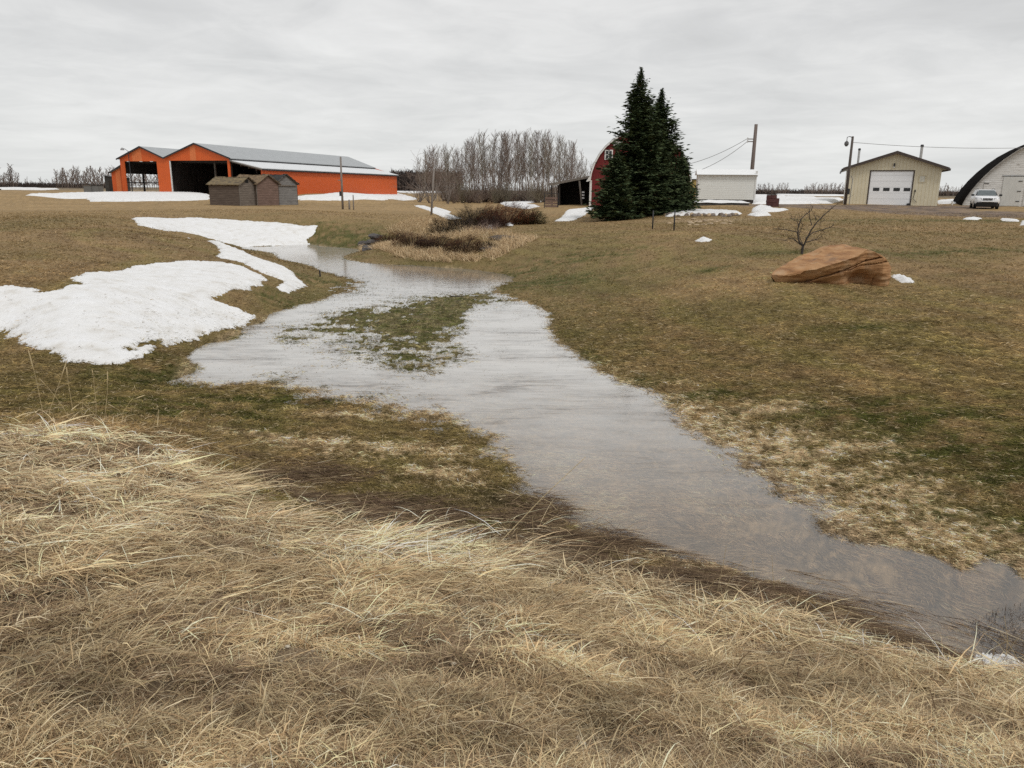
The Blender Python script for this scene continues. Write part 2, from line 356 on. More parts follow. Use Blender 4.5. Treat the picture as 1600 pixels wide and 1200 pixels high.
DEADB = [(1180,690,1.0,.45),(1290,740,.9,.4),(1400,770,.9,.35),(1440,840,.9,.3),(1560,880,.9,.3),(1330,700,.7,.25),(1200,640,.7,.3),(1060,640,.6,.3),(620,700,1.2,.3),(700,740,.6,.25),(480,690,1.0,.25),(560,650,.8,.2)]
_bp = [(hit(a, b), rx, ry) for a, b, rx, ry in BLOBS]; _dp = [(hit(a, b), rx, ry) for a, b, rx, ry in DEADB]
_road = poly_world([(1160,322),(1230,324),(1320,327),(1400,334),(1500,338),(1620,341),(1700,334),(1600,331),(1500,329),(1560,322),(1470,321),(1425,320),(1350,320),(1300,321),(1215,318)])
_rubble = hit(1100, 344)
def gcol(x, y, h, rs=None):
    x = np.asarray(x, float); y = np.asarray(y, float)
    r = np.sqrt(x * x + y * y); wd = wdist(x, y); fg = fgmask(x, y)
    n1 = fbm(x * .22 + 5, y * .22, 4); n2 = fbm(x * 1.1, y * 1.6 + 9, 4); n3 = fbm(x * 5, y * 6.5, 3); n4 = fbm(x * 14, y * 14, 2); n5 = fbm(x * 1.9 + .4 * n3, y * 2.4 + .3 * n2, 6, .72)
    dR = seg_dist(x, y, SRW, False)
    st = np.sin(dR * 5.0 + 3.0 * n1) * .55 * np.clip(.6 + 2 * n2, .2, 1) + pn(dR * 1.15 + .4 * n1, 3.1 + x * .05) * .6        # mowing bands follow the shore
    st = st * (1 - sstep(9, 16, dR)) * sstep(.6, 1.6, dR)
    st2 = fbm(x * .10 + .05 * y, y * .55, 3) * sstep(15, 30, r)                                 # bands of the upland
    m = lambda a, b, t: a + (b - a) * np.clip(t, 0, 1)[..., None]
    c = m(C_BROWN, C_OLIVE, .42 + 1.1 * n1 + .5 * n2 + .75 * st + .5 * st2)
    c = m(c, C_FIELD, sstep(32, 75, r) * (.75 + .6 * n1 + .6 * st2))
    c = c * (1 + .46 * st + .16 * st2 + .26 * n5)[..., None]
    low = 1 - sstep(.15, .75, h)
    g = np.zeros(x.shape)
    for p, rx, ry in _bp: g = np.maximum(g, np.exp(-(((x - p[0]) / rx) ** 2 + ((y - p[1]) / ry) ** 2)))
    g = g * np.clip(.55 + 1.9 * n5 + .7 * n2 + .6 * n4, 0, 1.3) + .30 * low * (1 + 2.4 * n5)
    c = m(c, C_GREEN, g)
    d = np.zeros(x.shape)
    for p, rx, ry in _dp: d = np.maximum(d, np.exp(-(((x - p[0]) / rx) ** 2 + ((y - p[1]) / ry) ** 2)))
    right = (x > -.9) & (dR < 2.5)
    fl = np.clip((1 - sstep(.02, .13, h)) * right * (1 - sstep(9, 15, r)), 0, 1)
    d = np.clip(np.maximum(d, fl * .9) * 1.15 + 1.3 * n5 + 1.2 * n4 + .8 * n3 - .46, 0, 1) * .85 * (np.maximum(d, fl) > .08)
    d = np.where(wd > .3, d * .6, d)
    c = m(c, C_DEAD * (1 + .25 * n3)[..., None], d)
    # matted wet ground at the foot of the near bank
    foot = sstep(-2.0, -.1, sdist_fg(x, y)) * (1 - sstep(.0, .25, fg)) * (x < 6) * (1 - sstep(.12, .3, h))
    c = m(c, C_MUD * (1.15 + .5 * n3)[..., None], foot * np.clip(.55 + 1.5 * n2 + .8 * n3, 0, 1))
    # floor of the pond: grown over grass, browner in the deep
    c = m(c, np.array([.30, .225, .14]) * np.clip(1 + .9 * n5 + .5 * n3 + .8 * n4, .3, 2)[..., None], sstep(-.1, .25, wd) * .85)
    c = m(c, np.array([.085, .088, .026]) * (1 + n3)[..., None], (y > 11) * sstep(.1, .4, wd) * sstep(-.035, .0, h) * np.clip(.75 + 1.2 * n5, 0, 1))
    c = m(c, C_STRAW * np.clip(.62 + .6 * n2 + .6 * n3, .2, 1.3)[..., None], fg)  # darker patches paint shade into the gaps of the near straw
    rd = sstep(-1.2, .6, sdist(x, y, _road)) * (r > 40)
    trk = .5 + 1.5 * pn(x * .25, y * 1.4)
    c = m(c, m(C_GRAVEL * .75 * np.ones(c.shape), C_GRAVEL * 1.35 * np.ones(c.shape), trk), rd * (.85 + n2))
    rb = np.exp(-(((x - _rubble[0]) / 2.9) ** 2 + ((y - _rubble[1]) / 2.2) ** 2)); c = m(c, np.array([.36, .27, .17]) * (1 + .6 * fbm(x * 2.2, y * 2.2, 3))[..., None], rb * .75)
    # far fields: stubble, ploughed strips
    ff = sstep(150, 230, r); c = m(c, m(np.array([.20, .15, .09]) * np.ones(c.shape), np.array([.11, .09, .06]) * np.ones(c.shape), .5 + 2 * pn(x * .004, y * .012)), ff)
    return np.clip(c * (1 + .20 * n3 + .22 * n4)[..., None], .005, 1)
def sdist_fg(x, y):
    o = np.full(np.shape(x), -50.0); k = (np.sqrt(x * x + y * y) < 16); o[k] = sdist(x[k], y[k], FGP); return o

# ground sheet, out to the horizon
az = np.concatenate([np.linspace(-PI, -.78, 50)[:-1], np.linspace(-.78, .78, 760), np.linspace(.78, PI, 50)[1:]])
rr = [0.05, .3, .7, 1.1]; q_ = 1.4
while q_ < 60: rr.append(q_); q_ *= 1.0105
while q_ < 200: rr.append(q_); q_ *= 1.02
while q_ < 5200: rr.append(q_); q_ *= 1.08
rr = np.array(rr)
AA, RR = np.meshgrid(az, rr); gx = RR * np.sin(AA); gy = RR * np.cos(AA); gz = H(gx, gy)
gz = np.where(RR > 3000, gz - 0.0, gz)
na = len(az); nr = len(rr)
ii = (np.arange(nr - 1)[:, None] * na + np.arange(na - 1)[None]).ravel()
faces = np.stack([ii, ii + 1, ii + na + 1, ii + na], 1)
gc = gcol(gx, gy, gz)
ground_m = vcol_mat('ground_soil', scale=55, lo=.62, hi=1.38, bump=.5)
ground = mesh_np('ground', np.stack([gx, gy, gz], -1).reshape(-1, 3), faces, ground_m, cols=gc.reshape(-1, 3), smooth=True)
tag(ground, 'mown brown and green lawn falling to the pond and flat fields beyond', 'ground', kind='structure')

# ------------------------------------------------------------------ water
m = bpy.data.materials.new('pond_water'); m.use_nodes = True; nt = m.node_tree; nt.nodes.clear()
out = nt.nodes.new('ShaderNodeOutputMaterial'); ge = N(nt, 'ShaderNodeNewGeometry')
mp = N(nt, 'ShaderNodeMapping', inp={0: ge.outputs['Position'], 'Scale': (1.0, 1.6, 1), 'Rotation': (0, 0, R(-18))})
# pale slushy film over the wide middle, painted to make up for dim sky reflection; the outflow runs clear over drowned grass
psep = N(nt, 'ShaderNodeSeparateXYZ', inp={0: ge.outputs['Position']})
sl_n = N(nt, 'ShaderNodeTexNoise', inp={'Vector': mp.outputs[0], 'Scale': .55, 'Detail': 7.0, 'Roughness': .62, 'Distortion': .5})
mp2 = N(nt, 'ShaderNodeMapping', inp={0: ge.outputs['Position'], 'Scale': (.45, 2.4, 1), 'Rotation': (0, 0, R(-38))})
sl_f = N(nt, 'ShaderNodeTexNoise', inp={'Vector': mp2.outputs[0], 'Scale': 2.6, 'Detail': 6.0, 'Roughness': .7, 'Distortion': 1.0})
sl_y = ramp(nt, math_n(nt, 'MULTIPLY', psep.outputs[1], .02), [(.13, 0.0), (.19, .45), (.26, .9), (.40, 1.0), (.48, .75), (.54, .15), (.62, .2), (.74, .6)])
sl_m = math_n(nt, 'ADD', math_n(nt, 'MULTIPLY', sl_n.outputs[0], .75), math_n(nt, 'MULTIPLY', sl_f.outputs[0], .5))
slush_glare = math_n(nt, 'MULTIPLY', sl_y, ramp(nt, sl_m, [(.47, .04), (.58, .72), (.70, 1.0)]), clamp=True)
mfac = math_n(nt, 'ADD', math_n(nt, 'MULTIPLY', slush_glare, .64), .12)
w1 = N(nt, 'ShaderNodeTexNoise', inp={'Vector': mp.outputs[0], 'Scale': 14.0, 'Detail': 3.0, 'Roughness': .5, 'Distortion': .6})
w2 = N(nt, 'ShaderNodeTexNoise', inp={'Vector': mp.outputs[0], 'Scale': 3.0, 'Detail': 2.0})
hgt = math_n(nt, 'ADD', math_n(nt, 'MULTIPLY', w1.outputs[0], .35), w2.outputs[0])
bp = N(nt, 'ShaderNodeBump', inp={'Height': hgt, 'Strength': 0.17, 'Distance': 0.02})
fr = N(nt, 'ShaderNodeFresnel', inp={0: 1.47, 'Normal': bp.outputs[0]})
gl = N(nt, 'ShaderNodeBsdfGlossy', inp={0: (.97, .975, .98, 1), 'Roughness': .07, 'Normal': bp.outputs[0]})
tr = N(nt, 'ShaderNodeBsdfTransparent', inp={0: (.90, .87, .82, 1)})
mk = N(nt, 'ShaderNodeBsdfDiffuse', inp={0: mixc(nt, sl_f.outputs[0], (.58, .56, .51), (.74, .73, .71))})
body = N(nt, 'ShaderNodeMixShader', inp={0: mfac, 1: tr.outputs[0], 2: mk.outputs[0]})
mx = N(nt, 'ShaderNodeMixShader', inp={0: fr.outputs[0], 1: body.outputs[0], 2: gl.outputs[0]}); nt.links.new(mx.outputs[0], out.inputs[0])
wx0, wy0, wx1, wy1 = -26, 3.2, 14, 47
sel = (gz.ravel() < .06) & (gx.ravel() > wx0) & (gx.ravel() < wx1) & (gy.ravel() > 3) & (RR.ravel() < 50)
fk = sel[faces].any(1); used = np.unique(faces[fk]); remap = -np.ones(nr * na, int); remap[used] = np.arange(len(used))
WV = np.stack([gx.ravel()[used], gy.ravel()[used], np.zeros(len(used))], 1)
tag(mesh_np('water', WV, remap[faces[fk]], m), 'shallow meltwater pond flooding the lawn', 'water', kind='structure')
del AA, RR

# ------------------------------------------------------------------ snow
m, nt, bs = new_mat('old_snow')
ge = N(nt, 'ShaderNodeNewGeometry')
s1 = N(nt, 'ShaderNodeTexNoise', inp={'Vector': ge.outputs['Position'], 'Scale': 2.2, 'Detail': 6.0, 'Roughness': .65})
s2 = N(nt, 'ShaderNodeTexNoise', inp={'Vector': ge.outputs['Position'], 'Scale': 22.0, 'Detail': 5.0, 'Roughness': .7})
c1 = ramp(nt, s1.outputs[0], [(.3, (.58, .56, .52)), (.45, (.70, .70, .69)), (.72, (.76, .77, .78))])
s3 = N(nt, 'ShaderNodeTexNoise', inp={'Vector': ge.outputs['Position'], 'Scale': 48.0, 'Detail': 3.0, 'Roughness': .7})
c1 = mixc(nt, ramp(nt, s3.outputs[0], [(.62, 0.0), (.70, .45)]), c1, (.42, .36, .28))
nt.links.new(c1, bs.inputs['Base Color']); bs.inputs['Roughness'].default_value = .6
hh = math_n(nt, 'ADD', math_n(nt, 'MULTIPLY', s1.outputs[0], 2.0), math_n(nt, 'MULTIPLY', s2.outputs[0], .6))
b = N(nt, 'ShaderNodeBump', inp={'Height': hh, 'Strength': .55, 'Distance': .05}); nt.links.new(b.outputs[0], bs.inputs['Normal'])
SNOW = m
def snow(pts, t, label, holes=(), edge=.35, slope=.5, rag=.25, name='snow_patch', group=None, step=None):
    W = poly_world(pts); Dm = np.sqrt((W ** 2).sum(1)).min()
    lo = W.min(0) - .6; hi = W.max(0) + .6; area = (hi[0] - lo[0]) * (hi[1] - lo[1])
    s = step or max(.022, Dm * .0022, math.sqrt(area / 260000))
    xs = np.arange(lo[0], hi[0], s); ys = np.arange(lo[1], hi[1], s); X, Y = np.meshgrid(xs, ys)
    sdv = sdist(X, Y, W)
    for hpts in holes: sdv = np.minimum(sdv, -sdist(X, Y, poly_world(hpts)))
    k = 1 / max(.25, rag * 2.2)
    sdv = sdv + rag * fbm(X * k, Y * k, 5, .62) + min(.09, rag * .5) * fbm(X * 6, Y * 8, 4, .7) + .13 * fbm(X * 9 + 5, Y * 13, 4, .7) * (Dm < 30)
    Z = H(X, Y) + np.clip(sdv * slope, -.4, t) * (1 + .25 * fbm(X * 1.5, Y * 1.5, 3)) + .03 * sstep(0, .3, sdv) * fbm(X * 3.2, Y * 4, 4, .6) + (.002 if t < .05 else 0)
    Z = np.where(sdv > edge, np.maximum(Z, H(X, Y) + t * .55), Z)
    ok = sdv > -max(.09, 2.5 * s); n = X.shape[1]
    fk = (ok[:-1, :-1] & ok[1:, :-1] & ok[:-1, 1:] & ok[1:, 1:])
    i = (np.arange(X.shape[0] - 1)[:, None] * n + np.arange(n - 1)[None])[fk]
    if not len(i): print('EMPTY SNOW', label); return
    Fc = np.stack([i, i + 1, i + n + 1, i + n], 1); us = np.unique(Fc); rm = -np.ones(X.size, int); rm[us] = np.arange(len(us))
    o = mesh_np(name, np.stack([X.ravel()[us], Y.ravel()[us], Z.ravel()[us]], 1), rm[Fc], SNOW, smooth=True)
    return tag(o, label, 'snow patch', group)
snow([(-90,470),(-60,452),(0,451),(31,448),(59,455),(44,461),(78,459),(103,450),(128,445),(114,437),(125,428),(181,425),(216,417),(290,409),(344,411),(384,420),(416,437),(387,453),(359,453),
      (331,470),(372,483),(397,494),(353,514),(312,525),(269,537),(225,559),(162,571),(103,562),(50,542),(12,520),(-30,510),(-90,500)], .05,
     'largest snow patch, spread over the near side of the grassy hump', holes=[[(190,547),(225,536),(256,532),(252,541),(205,550)]], rag=.26)
snow([(209,341),(300,341),(406,347),(497,352),(490,366),(478,375),(487,381),(380,386),(347,378),(312,367),(284,362),(250,359),(216,352)], .10, 'long snow bank dropping to the far end of the pond', rag=.3, slope=.35)
snow([(294,371),(353,384),(406,406),(456,425),(481,447),(450,458),(431,450),(450,441),(406,425),(375,409),(338,400),(347,392)], .07, 'narrow tapering snow strip along the crest beside the pond', rag=.2)
snow([(40,305),(127,303),(212,302),(266,302),(291,302),(327,305),(327,312),(280,314),(191,315),(144,315),(136,310),(85,309)], .2, 'wide flat snow in front of the open orange shed', rag=.8)
snow([(402,317),(425,313),(468,311),(455,315),(412,318)], .12, 'thin snow sliver beside the old wooden granaries', rag=.3)
snow([(459,310),(500,307),(560,305),(625,304),(640,308),(652,311),(600,313),(540,313),(470,313)], .25, 'snow drift lying against the long orange wall', rag=.7)
snow([(648,321),(664,322),(700,334),(722,342),(700,343),(676,332)], .08, 'slanting snow streak below the leaning grey pole', rag=.3)
snow([(679,323),(704,331),(702,334),(678,326)], .06, 'short snow streak just behind the slanting one', rag=.2)
snow([(782,318),(850,312),(853,315),(822,319),(842,323),(822,327),(800,324)], .2, 'forked snow patch in front of the bare grove', rag=.5)
snow([(886,329),(930,325),(912,337),(890,346),(868,346),(880,338)], .1, 'wedge of snow on the slope below the dark lean-to', rag=.3)
snow([(1176,305),(1230,308),(1318,312),(1300,318),(1240,319),(1178,319)], .25, 'broad snow field beyond the rusty barrel', rag=.8)
snow([(1176,326),(1186,321),(1200,323),(1212,327),(1232,328),(1215,331),(1190,332),(1174,331)], .12, 'snow heap at the foot of the rusty barrel', rag=.2)
snow([(1168,336),(1185,333),(1203,334),(1205,337),(1180,338)], .14, 'small oval snow heap in front of the white shed corner', rag=.15)
snow([(1038,336),(1060,330),(1100,329),(1156,332),(1157,335),(1120,337),(1090,336),(1040,339)], .14, 'lumpy snow row along the stone flower bed', rag=.35)
snow([(1086,376),(1098,370),(1112,374),(1109,377),(1096,378)], .1, 'small lone snow lump on the lawn near two posts', rag=.08)
snow([(1392,431),(1408,430),(1428,438),(1424,442),(1405,441)], .08, 'small melting snow patch beside the sandstone boulder', rag=.08)
snow([(1504,343),(1520,339),(1534,342),(1528,344)], .07, 'thin snow dash on the grass in front of the car', rag=.15)
snow([(1562,342),(1592,344),(1592,347),(1566,345)], .07, 'low snow strip on the grass beyond the gravel drive', rag=.15)
snow([(1594,352),(1598,345),(1625,344),(1630,354)], .3, 'rounded snow pile cut by the frame edge', rag=.2)
snow([(1466,314),(1492,312),(1494,318),(1466,319)], .15, 'snow between the beige garage and the arched building', rag=.4)
snow([(752,357),(765,353),(774,355),(768,358)], .12, 'tiny snow blob beside the dark bushes', rag=.08, group='snow remains among the bushes')
snow([(788,352),(796,347),(804,350),(800,354)], .14, 'small snow blob under the reddish bush', rag=.08, group='snow remains among the bushes')
snow([(621,826),(640,823),(662,829),(668,836),(648,838),(628,832)], .018, 'scrap of snow in the wet grass of the near bank', rag=.06, step=.006, slope=.3)
snow([(-60,296),(20,293.8),(90,296),(60,297),(0,297)], .3, 'distant snow strip near the bare bluff of trees', rag=3)
snow([(600,299),(640,297.5),(700,299),(705,300.5),(640,302)], .3, 'distant snow strip beyond the orange wall', rag=2)
snow([(1214,303.4),(1260,303.4),(1330,305.4),(1300,306.4),(1225,305.6)], .3, 'far snow strip below the distant trees beside the white shed', rag=3)
# ------------------------------------------------------------------ buildings
def spot(px, D, dz=0.0):
    p = P(px, 300, D); return (p[0], p[1], float(H(p[0], p[1])) + dz)
ORANGE = ribbed('orange_steel', (.58, .105, .022), 0, .30, rough=.45, depth=.18, var=.08, c_line=(.47, .08, .016))
ORANGE_Y = ribbed('orange_steel_side', (.60, .110, .024), 1, .30, rough=.45, depth=.18, var=.06, c_line=(.53, .095, .02))
ORANGE_F = ribbed('faded_orange_steel', (.62, .17, .055), 0, .30, rough=.5, depth=.18, var=.08, c_line=(.52, .14, .045))
STEEL = ribbed('galvanised_roof', (.36, .38, .39), 1, .40, rough=.5, depth=.18, var=.1, c_line=(.27, .285, .29), metal=.15)
STEELW = ribbed('pale_steel_roof', (.66, .68, .69), 1, .40, rough=.5, depth=.18, var=.06, c_line=(.56, .58, .59), metal=.1)
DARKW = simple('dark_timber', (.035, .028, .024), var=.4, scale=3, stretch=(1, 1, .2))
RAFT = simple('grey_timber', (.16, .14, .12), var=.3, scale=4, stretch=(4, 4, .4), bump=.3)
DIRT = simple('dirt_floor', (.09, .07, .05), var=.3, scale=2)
DTRIM = simple('dark_trim', (.03, .03, .032), rough=.5, var=.1)
def at_y(mb_pts, y0, th): return mb_pts
root = empty('machine_shed', (-37.0, 104.0, 2.12), R(-16.6), 'long orange steel farm shed with two open gabled bays under grey roofs', 'shed')
L = 41.0
def wallxz(pts, y, name, mat, th=.12):   # vertical sheet in the local xz plane
    MB().prism([(x, y, z) for x, z in pts], (0, th, 0)).build(name, mat, root)
def wally(pts, x, name, mat, th=.12):
    MB().prism([(x, y, z) for y, z in pts], (th, 0, 0)).build(name, mat, root)
zb = -.6
# main bay: x -10.1..0, ridge at -5.05;  second bay: -17.4..-10.1;  small lean-to -19.5..-17.4;  side aisle 0..4.53
wallxz([(-10.1, 4.62), (-5.05, 6.42), (0, 4.62), (0, 4.32), (-10.1, 4.32)], -.06, 'wall', ORANGE)
wallxz([(-5.95, 4.33), (-5.95, 6.08), (-5.05, 6.36), (-5.05, 4.33)], -.075, 'wall', ORANGE_F, .02)
wallxz([(-17.4, 4.62), (-13.75, 6.05), (-10.1, 4.62), (-10.1, 4.25), (-17.4, 4.25)], -.062, 'wall', ORANGE)
wallxz([(-15.3, 4.26), (-15.3, 5.4), (-13.7, 6.0), (-13.7, 4.26)], -.08, 'wall', ORANGE_F, .02)
wallxz([(-11.4, zb), (-11.4, 4.25), (-10.1, 4.25), (-10.1, 4.32), (-9.35, 4.32), (-9.35, zb)], -.058, 'wall', ORANGE)
wallxz([(-.32, zb), (-.32, 4.32), (.05, 4.32), (.05, zb)], -.058, 'door_post', ORANGE)
wallxz([(-17.4, zb), (-17.4, 4.25), (-16.7, 4.25), (-16.7, zb)], -.058, 'door_post', ORANGE)
wallxz([(-19.5, zb), (-19.5, 2.75), (-17.4, 3.65), (-17.4, zb)], .4, 'wall', ORANGE)
wallxz([(-18.8, zb), (-18.8, 3.03), (-18.0, 3.37), (-18.0, zb)], .385, 'wall', ORANGE_F, .012)
wallxz([(-9.35, zb), (-9.35, 4.3), (-9.2, 4.3), (-9.2, zb)], -.07, 'door_trim', simple('white_trim', (.6, .6, .58), rough=.5))
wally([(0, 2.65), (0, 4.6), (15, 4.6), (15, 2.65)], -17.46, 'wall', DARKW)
for a_, b_ in ((1.42, 1.54), (-.1, .2)): wally([(.1, a_), (.1, b_), (15, b_), (15, a_)], -17.46, 'rail', DARKW, .08)
for yy_ in (4.0, 8.2, 11.5): MB().box(-17.5, yy_ - .1, zb, -17.3, yy_ + .1, 2.64).build('post', DARKW, root)
MB().tube([(-17.3, 8.2, 1.7), (-16.4, 8.2, 1.5)], .06, 5).build('brace', DARKW, root)
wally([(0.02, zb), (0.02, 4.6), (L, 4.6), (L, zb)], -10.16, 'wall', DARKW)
wally([(0.2, zb), (0.2, 3.30), (L, 3.30), (L, zb)], 4.47, 'wall', ORANGE_Y)
wallxz([(-10.1, zb), (-10.1, 4.6), (-5.05, 6.4), (0, 4.6), (4.5, 3.3), (4.5, zb)], L, 'wall', ORANGE)
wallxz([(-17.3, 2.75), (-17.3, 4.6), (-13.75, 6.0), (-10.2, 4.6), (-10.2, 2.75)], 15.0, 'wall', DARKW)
wallxz([(-17.3, 1.45), (-17.3, 1.58), (-10.2, 1.58), (-10.2, 1.45)], 15.0, 'rail', DARKW, .08)
wallxz([(-17.3, -.1), (-17.3, .22), (-10.2, .22), (-10.2, -.1)], 15.0, 'rail', DARKW, .08)
for x in (-16.3, -15.1, -13.4, -11.9): MB().box(x - .09, 14.9, zb, x + .09, 15.08, 2.8).build('post', DARKW, root)
for x, y in ((-14.0, 7.5), (-5.3, 4.0), (-5.3, 13), (-5.3, 22)): MB().box(x - .1, y - .1, zb, x + .1, y + .1, 4.5).build('post', RAFT if y == 4 else DARKW, root)
for y in np.arange(.25, 40, 5.6): MB().box(-.1, y - .1, zb, .1, y + .1, 4.45).build('post', DARKW, root)
for i in range(7): MB().box(-17.3, 1.5 + i * 2.1, 4.05, -10.2, 1.62 + i * 2.1, 4.3).build('rafter', DARKW, root)
for i in range(7): MB().box(-10.05, 1.5 + i * 3.5, 4.1, 4.4 if False else 0, 1.62 + i * 3.5, 4.4).build('rafter', DARKW, root)
def slope_roof(x0, z0, x1, z1, y0, y1, mat, th=.09, name='roof'):
    return MB().hexa([(x0, y0, z0), (x1, y0, z1), (x1, y1, z1), (x0, y1, z0)], [(x0, y0, z0 + th), (x1, y0, z1 + th), (x1, y1, z1 + th), (x0, y1, z0 + th)]).build(name, mat, root)
slope_roof(-5.05, 6.45, .35, 4.52, -.3, L + .3, STEEL); slope_roof(-10.1, 4.62, -5.05, 6.45, -.3, L + .3, STEEL)
slope_roof(-13.75, 6.1, -10.1, 4.64, -.3, 15.2, STEEL); slope_roof(-17.75, 4.5, -13.75, 6.1, -.3, 15.2, STEEL)
slope_roof(-19.7, 2.7, -17.5, 3.72, .2, 1.0, STEEL)
slope_roof(.06, 4.34, 4.85, 3.30, -.05, L + .25, STEELW)
for a, b in (((-5.05, 6.47), (.4, 4.53)), ((-10.1, 4.63), (-5.05, 6.47)), ((-13.75, 6.12), (-10.12, 4.66)), ((-17.8, 4.5), (-13.75, 6.12)), ((-19.75, 2.7), (-17.5, 3.74))):
    y = -.33 if a[0] > -19 else .12
    MB().hexa([(a[0], y, a[1] - .1), (b[0], y, b[1] - .1), (b[0], y + .03, b[1] - .1), (a[0], y + .03, a[1] - .1)], [(a[0], y, a[1] + .1), (b[0], y, b[1] + .1), (b[0], y + .03, b[1] + .1), (a[0], y + .03, a[1] + .1)]).build('fascia', DTRIM, root)
MB().box(.36, -.3, 4.34, .42, L + .3, 4.50).build('eave_trim', DTRIM, root); MB().box(4.86, -.05, 3.10, 4.93, L + .25, 3.29).build('eave_trim', DTRIM, root)
MB().hexa([(.06, -.07, 4.20), (4.85, -.07, 3.12), (4.85, .05, 3.12), (.06, .05, 4.20)], [(.06, -.07, 4.34), (4.85, -.07, 3.29), (4.85, .05, 3.29), (.06, .05, 4.34)]).build('fascia', RAFT, root)
for i, x in enumerate((1.2, 2.4, 3.5)): MB().box(x - .05, .6, 3.9 - .225 * x, x + .05, L - 1, 4.02 - .225 * x).build('purlin', RAFT, root)
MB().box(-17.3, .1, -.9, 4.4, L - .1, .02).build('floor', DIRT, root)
for x in (-16.0, -13.9, -12.2): MB().box(x - .25, -.085, 4.18, x + .25, -.062, 4.26).build('door_hanger', simple('pale_hanger', (.5, .5, .48)), root)

# yard lamp above the left roof edge
def lamp_pole(px, D, top_py, arm, label, h_extra=0):
    x, y, z = spot(px, D); top = P(px, top_py, D)[2]; h = top - z
    r = empty('yard_lamp', (x, y, z), 0, label, 'lamp post')
    MB().tube([(0, 0, -.3), (0, 0, h)], [.07, .05], 8).build('pole', DTRIM, r)
    MB().tube([(0, 0, h - .05), (arm * .5, 0, h + .25), (arm, 0, h + .35)], .035, 6).build('arm', DTRIM, r)
    MB().tube([(arm, 0, h + .42), (arm, 0, h + .25), (arm, 0, h + .1)], [.08, .22, .26], 10).build('lamp_head', simple('lamp_grey', (.25, .25, .25)), r)
lamp_pole(207, 107.5, 236, -.75, 'thin dark yard lamp rising above the low roof edge of the orange shed')

# weathered granaries
def plank_mat(name, c, c2, axis=2, pitch=.16): return ribbed(name, c, axis, pitch, rough=.9, depth=.18, c_line=tuple(np.array(c) * .3), c2=c2, var_scale=2.2, stretch=(.6, .6, 5))
def mossy(name, c, c2, pitch=.22):
    return simple(name, c, c2=c2, scale=3.5, rough=.95, bump=.9, detail=8)
def granary(px, D, phi, l, w, he, hr, m1, m2, mr, label, hole=True, beam=False, ov=.18):
    # corner at (0,0); long side runs to -x, gable end runs to +y;  local x = along the long wall
    x, y, z = spot(px, D)
    r = empty('granary', (x, y, z), 0, label, 'granary', 'old wooden granaries in a row')
    r.rotation_euler = (0, 0, -phi); rr_ = random.Random(px); le = rr_.uniform(-.03, .05)
    def sh(pts): return [(a + le * c, b, c) for a, b, c in pts]
    o = MB(); o.prism(sh([(0, 0, -.5), (0, 0, he), (-l, 0, he), (-l, 0, -.5)]), (0, .06, 0)); o.build('wall', m1, r)
    g = sh([(0, .062, -.5), (0, .062, he), (0, w / 2, hr - .03), (0, w, he), (0, w, -.5)])
    MB().prism(g, (-.06, 0, 0)).build('wall', m2, r)
    MB().prism([(a - l, b, c) for a, b, c in g], (.06, 0, 0)).build('wall', m2, r)
    MB().prism(sh([(0, w, -.5), (0, w, he), (-l, w, he), (-l, w, -.5)]), (0, -.06, 0)).build('wall', m1, r)
    for s in (0, 1):
        n = 15; ys = np.linspace(0, 1, n)
        sagx = np.linspace(ov, -l - ov, 19); V = []
        for k, t in enumerate(ys):
            yy = (w / 2) * t - ov * 1.0 * (1 - t) if s == 0 else w + ov - (w / 2 + ov) * t; zz_ = he - .1 * (1 - t) + (hr - he) * t + .03
            for xx in sagx:
                u = (xx + l / 2) / (l / 2); jag = rr_.uniform(-.035, .035)
                V.append((xx + le * zz_ + rr_.uniform(-.02, .02), yy, zz_ - .07 * (1 - u * u) * t + jag + .02 * (k % 2)))
        V = np.array(V); m_ = len(sagx); i_ = (np.arange(n - 1)[:, None] * m_ + np.arange(m_ - 1)[None]).ravel()
        F4 = np.stack([i_, i_ + 1, i_ + m_ + 1, i_ + m_], 1)
        o = mesh_np('roof', V, F4, mr, r); md = o.modifiers.new('thick', 'SOLIDIFY'); md.thickness = .05; md.offset = 1
    for b, c in ((-ov, 0), (w + ov, 1)):
        p0 = sh([(.14, b, he - .12)])[0]; p1 = sh([(.14, w / 2, hr + .02)])[0]
        MB().tube([p0, p1], .04, 4).build('rake_board', RAFT, r)
    MB().box(-.02, -.03, -.4, .03, .03, he).build('corner_board', RAFT, r)
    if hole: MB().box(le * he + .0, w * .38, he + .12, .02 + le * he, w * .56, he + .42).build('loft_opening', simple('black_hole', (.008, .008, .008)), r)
    if beam: MB().box(-.05, -.75, he * .90, .10, w * .95, he * .90 + .1).build('beam', RAFT, r)
    return r
GW = plank_mat('grey_planks', (.12, .098, .08), (.24, .205, .175)); GB = plank_mat('brown_planks', (.13, .085, .066), (.25, .17, .14)); GG = plank_mat('pale_planks', (.15, .145, .14), (.27, .26, .25))
GD = plank_mat('dark_planks', (.075, .055, .044), (.16, .125, .10))
MOSS = mossy('mossy_shingles', (.085, .068, .05), (.21, .16, .085)); MOSS2 = mossy('brown_shingles', (.09, .062, .04), (.22, .155, .09)); BLK = mossy('tar_roof', (.022, .022, .022), (.045, .043, .04))
granary(374, 74, R(12), 3.15, 3.0, 1.98, 2.62, GD, GW, MOSS, 'grey plank granary nearest the open shed doors, with a sagging mossy roof')
granary(401, 76.5, R(24), 3.3, 3.15, 2.05, 2.9, GD, GB, MOSS2, 'middle of three granaries, reddish brown planks under patchy brown shingles', hole=False)
granary(430, 79.5, R(31), 3.2, 3.0, 2.1, 3.0, GD, GG, BLK, 'pale grey granary with a black roof, last of three beside the orange wall', hole=False, beam=True)

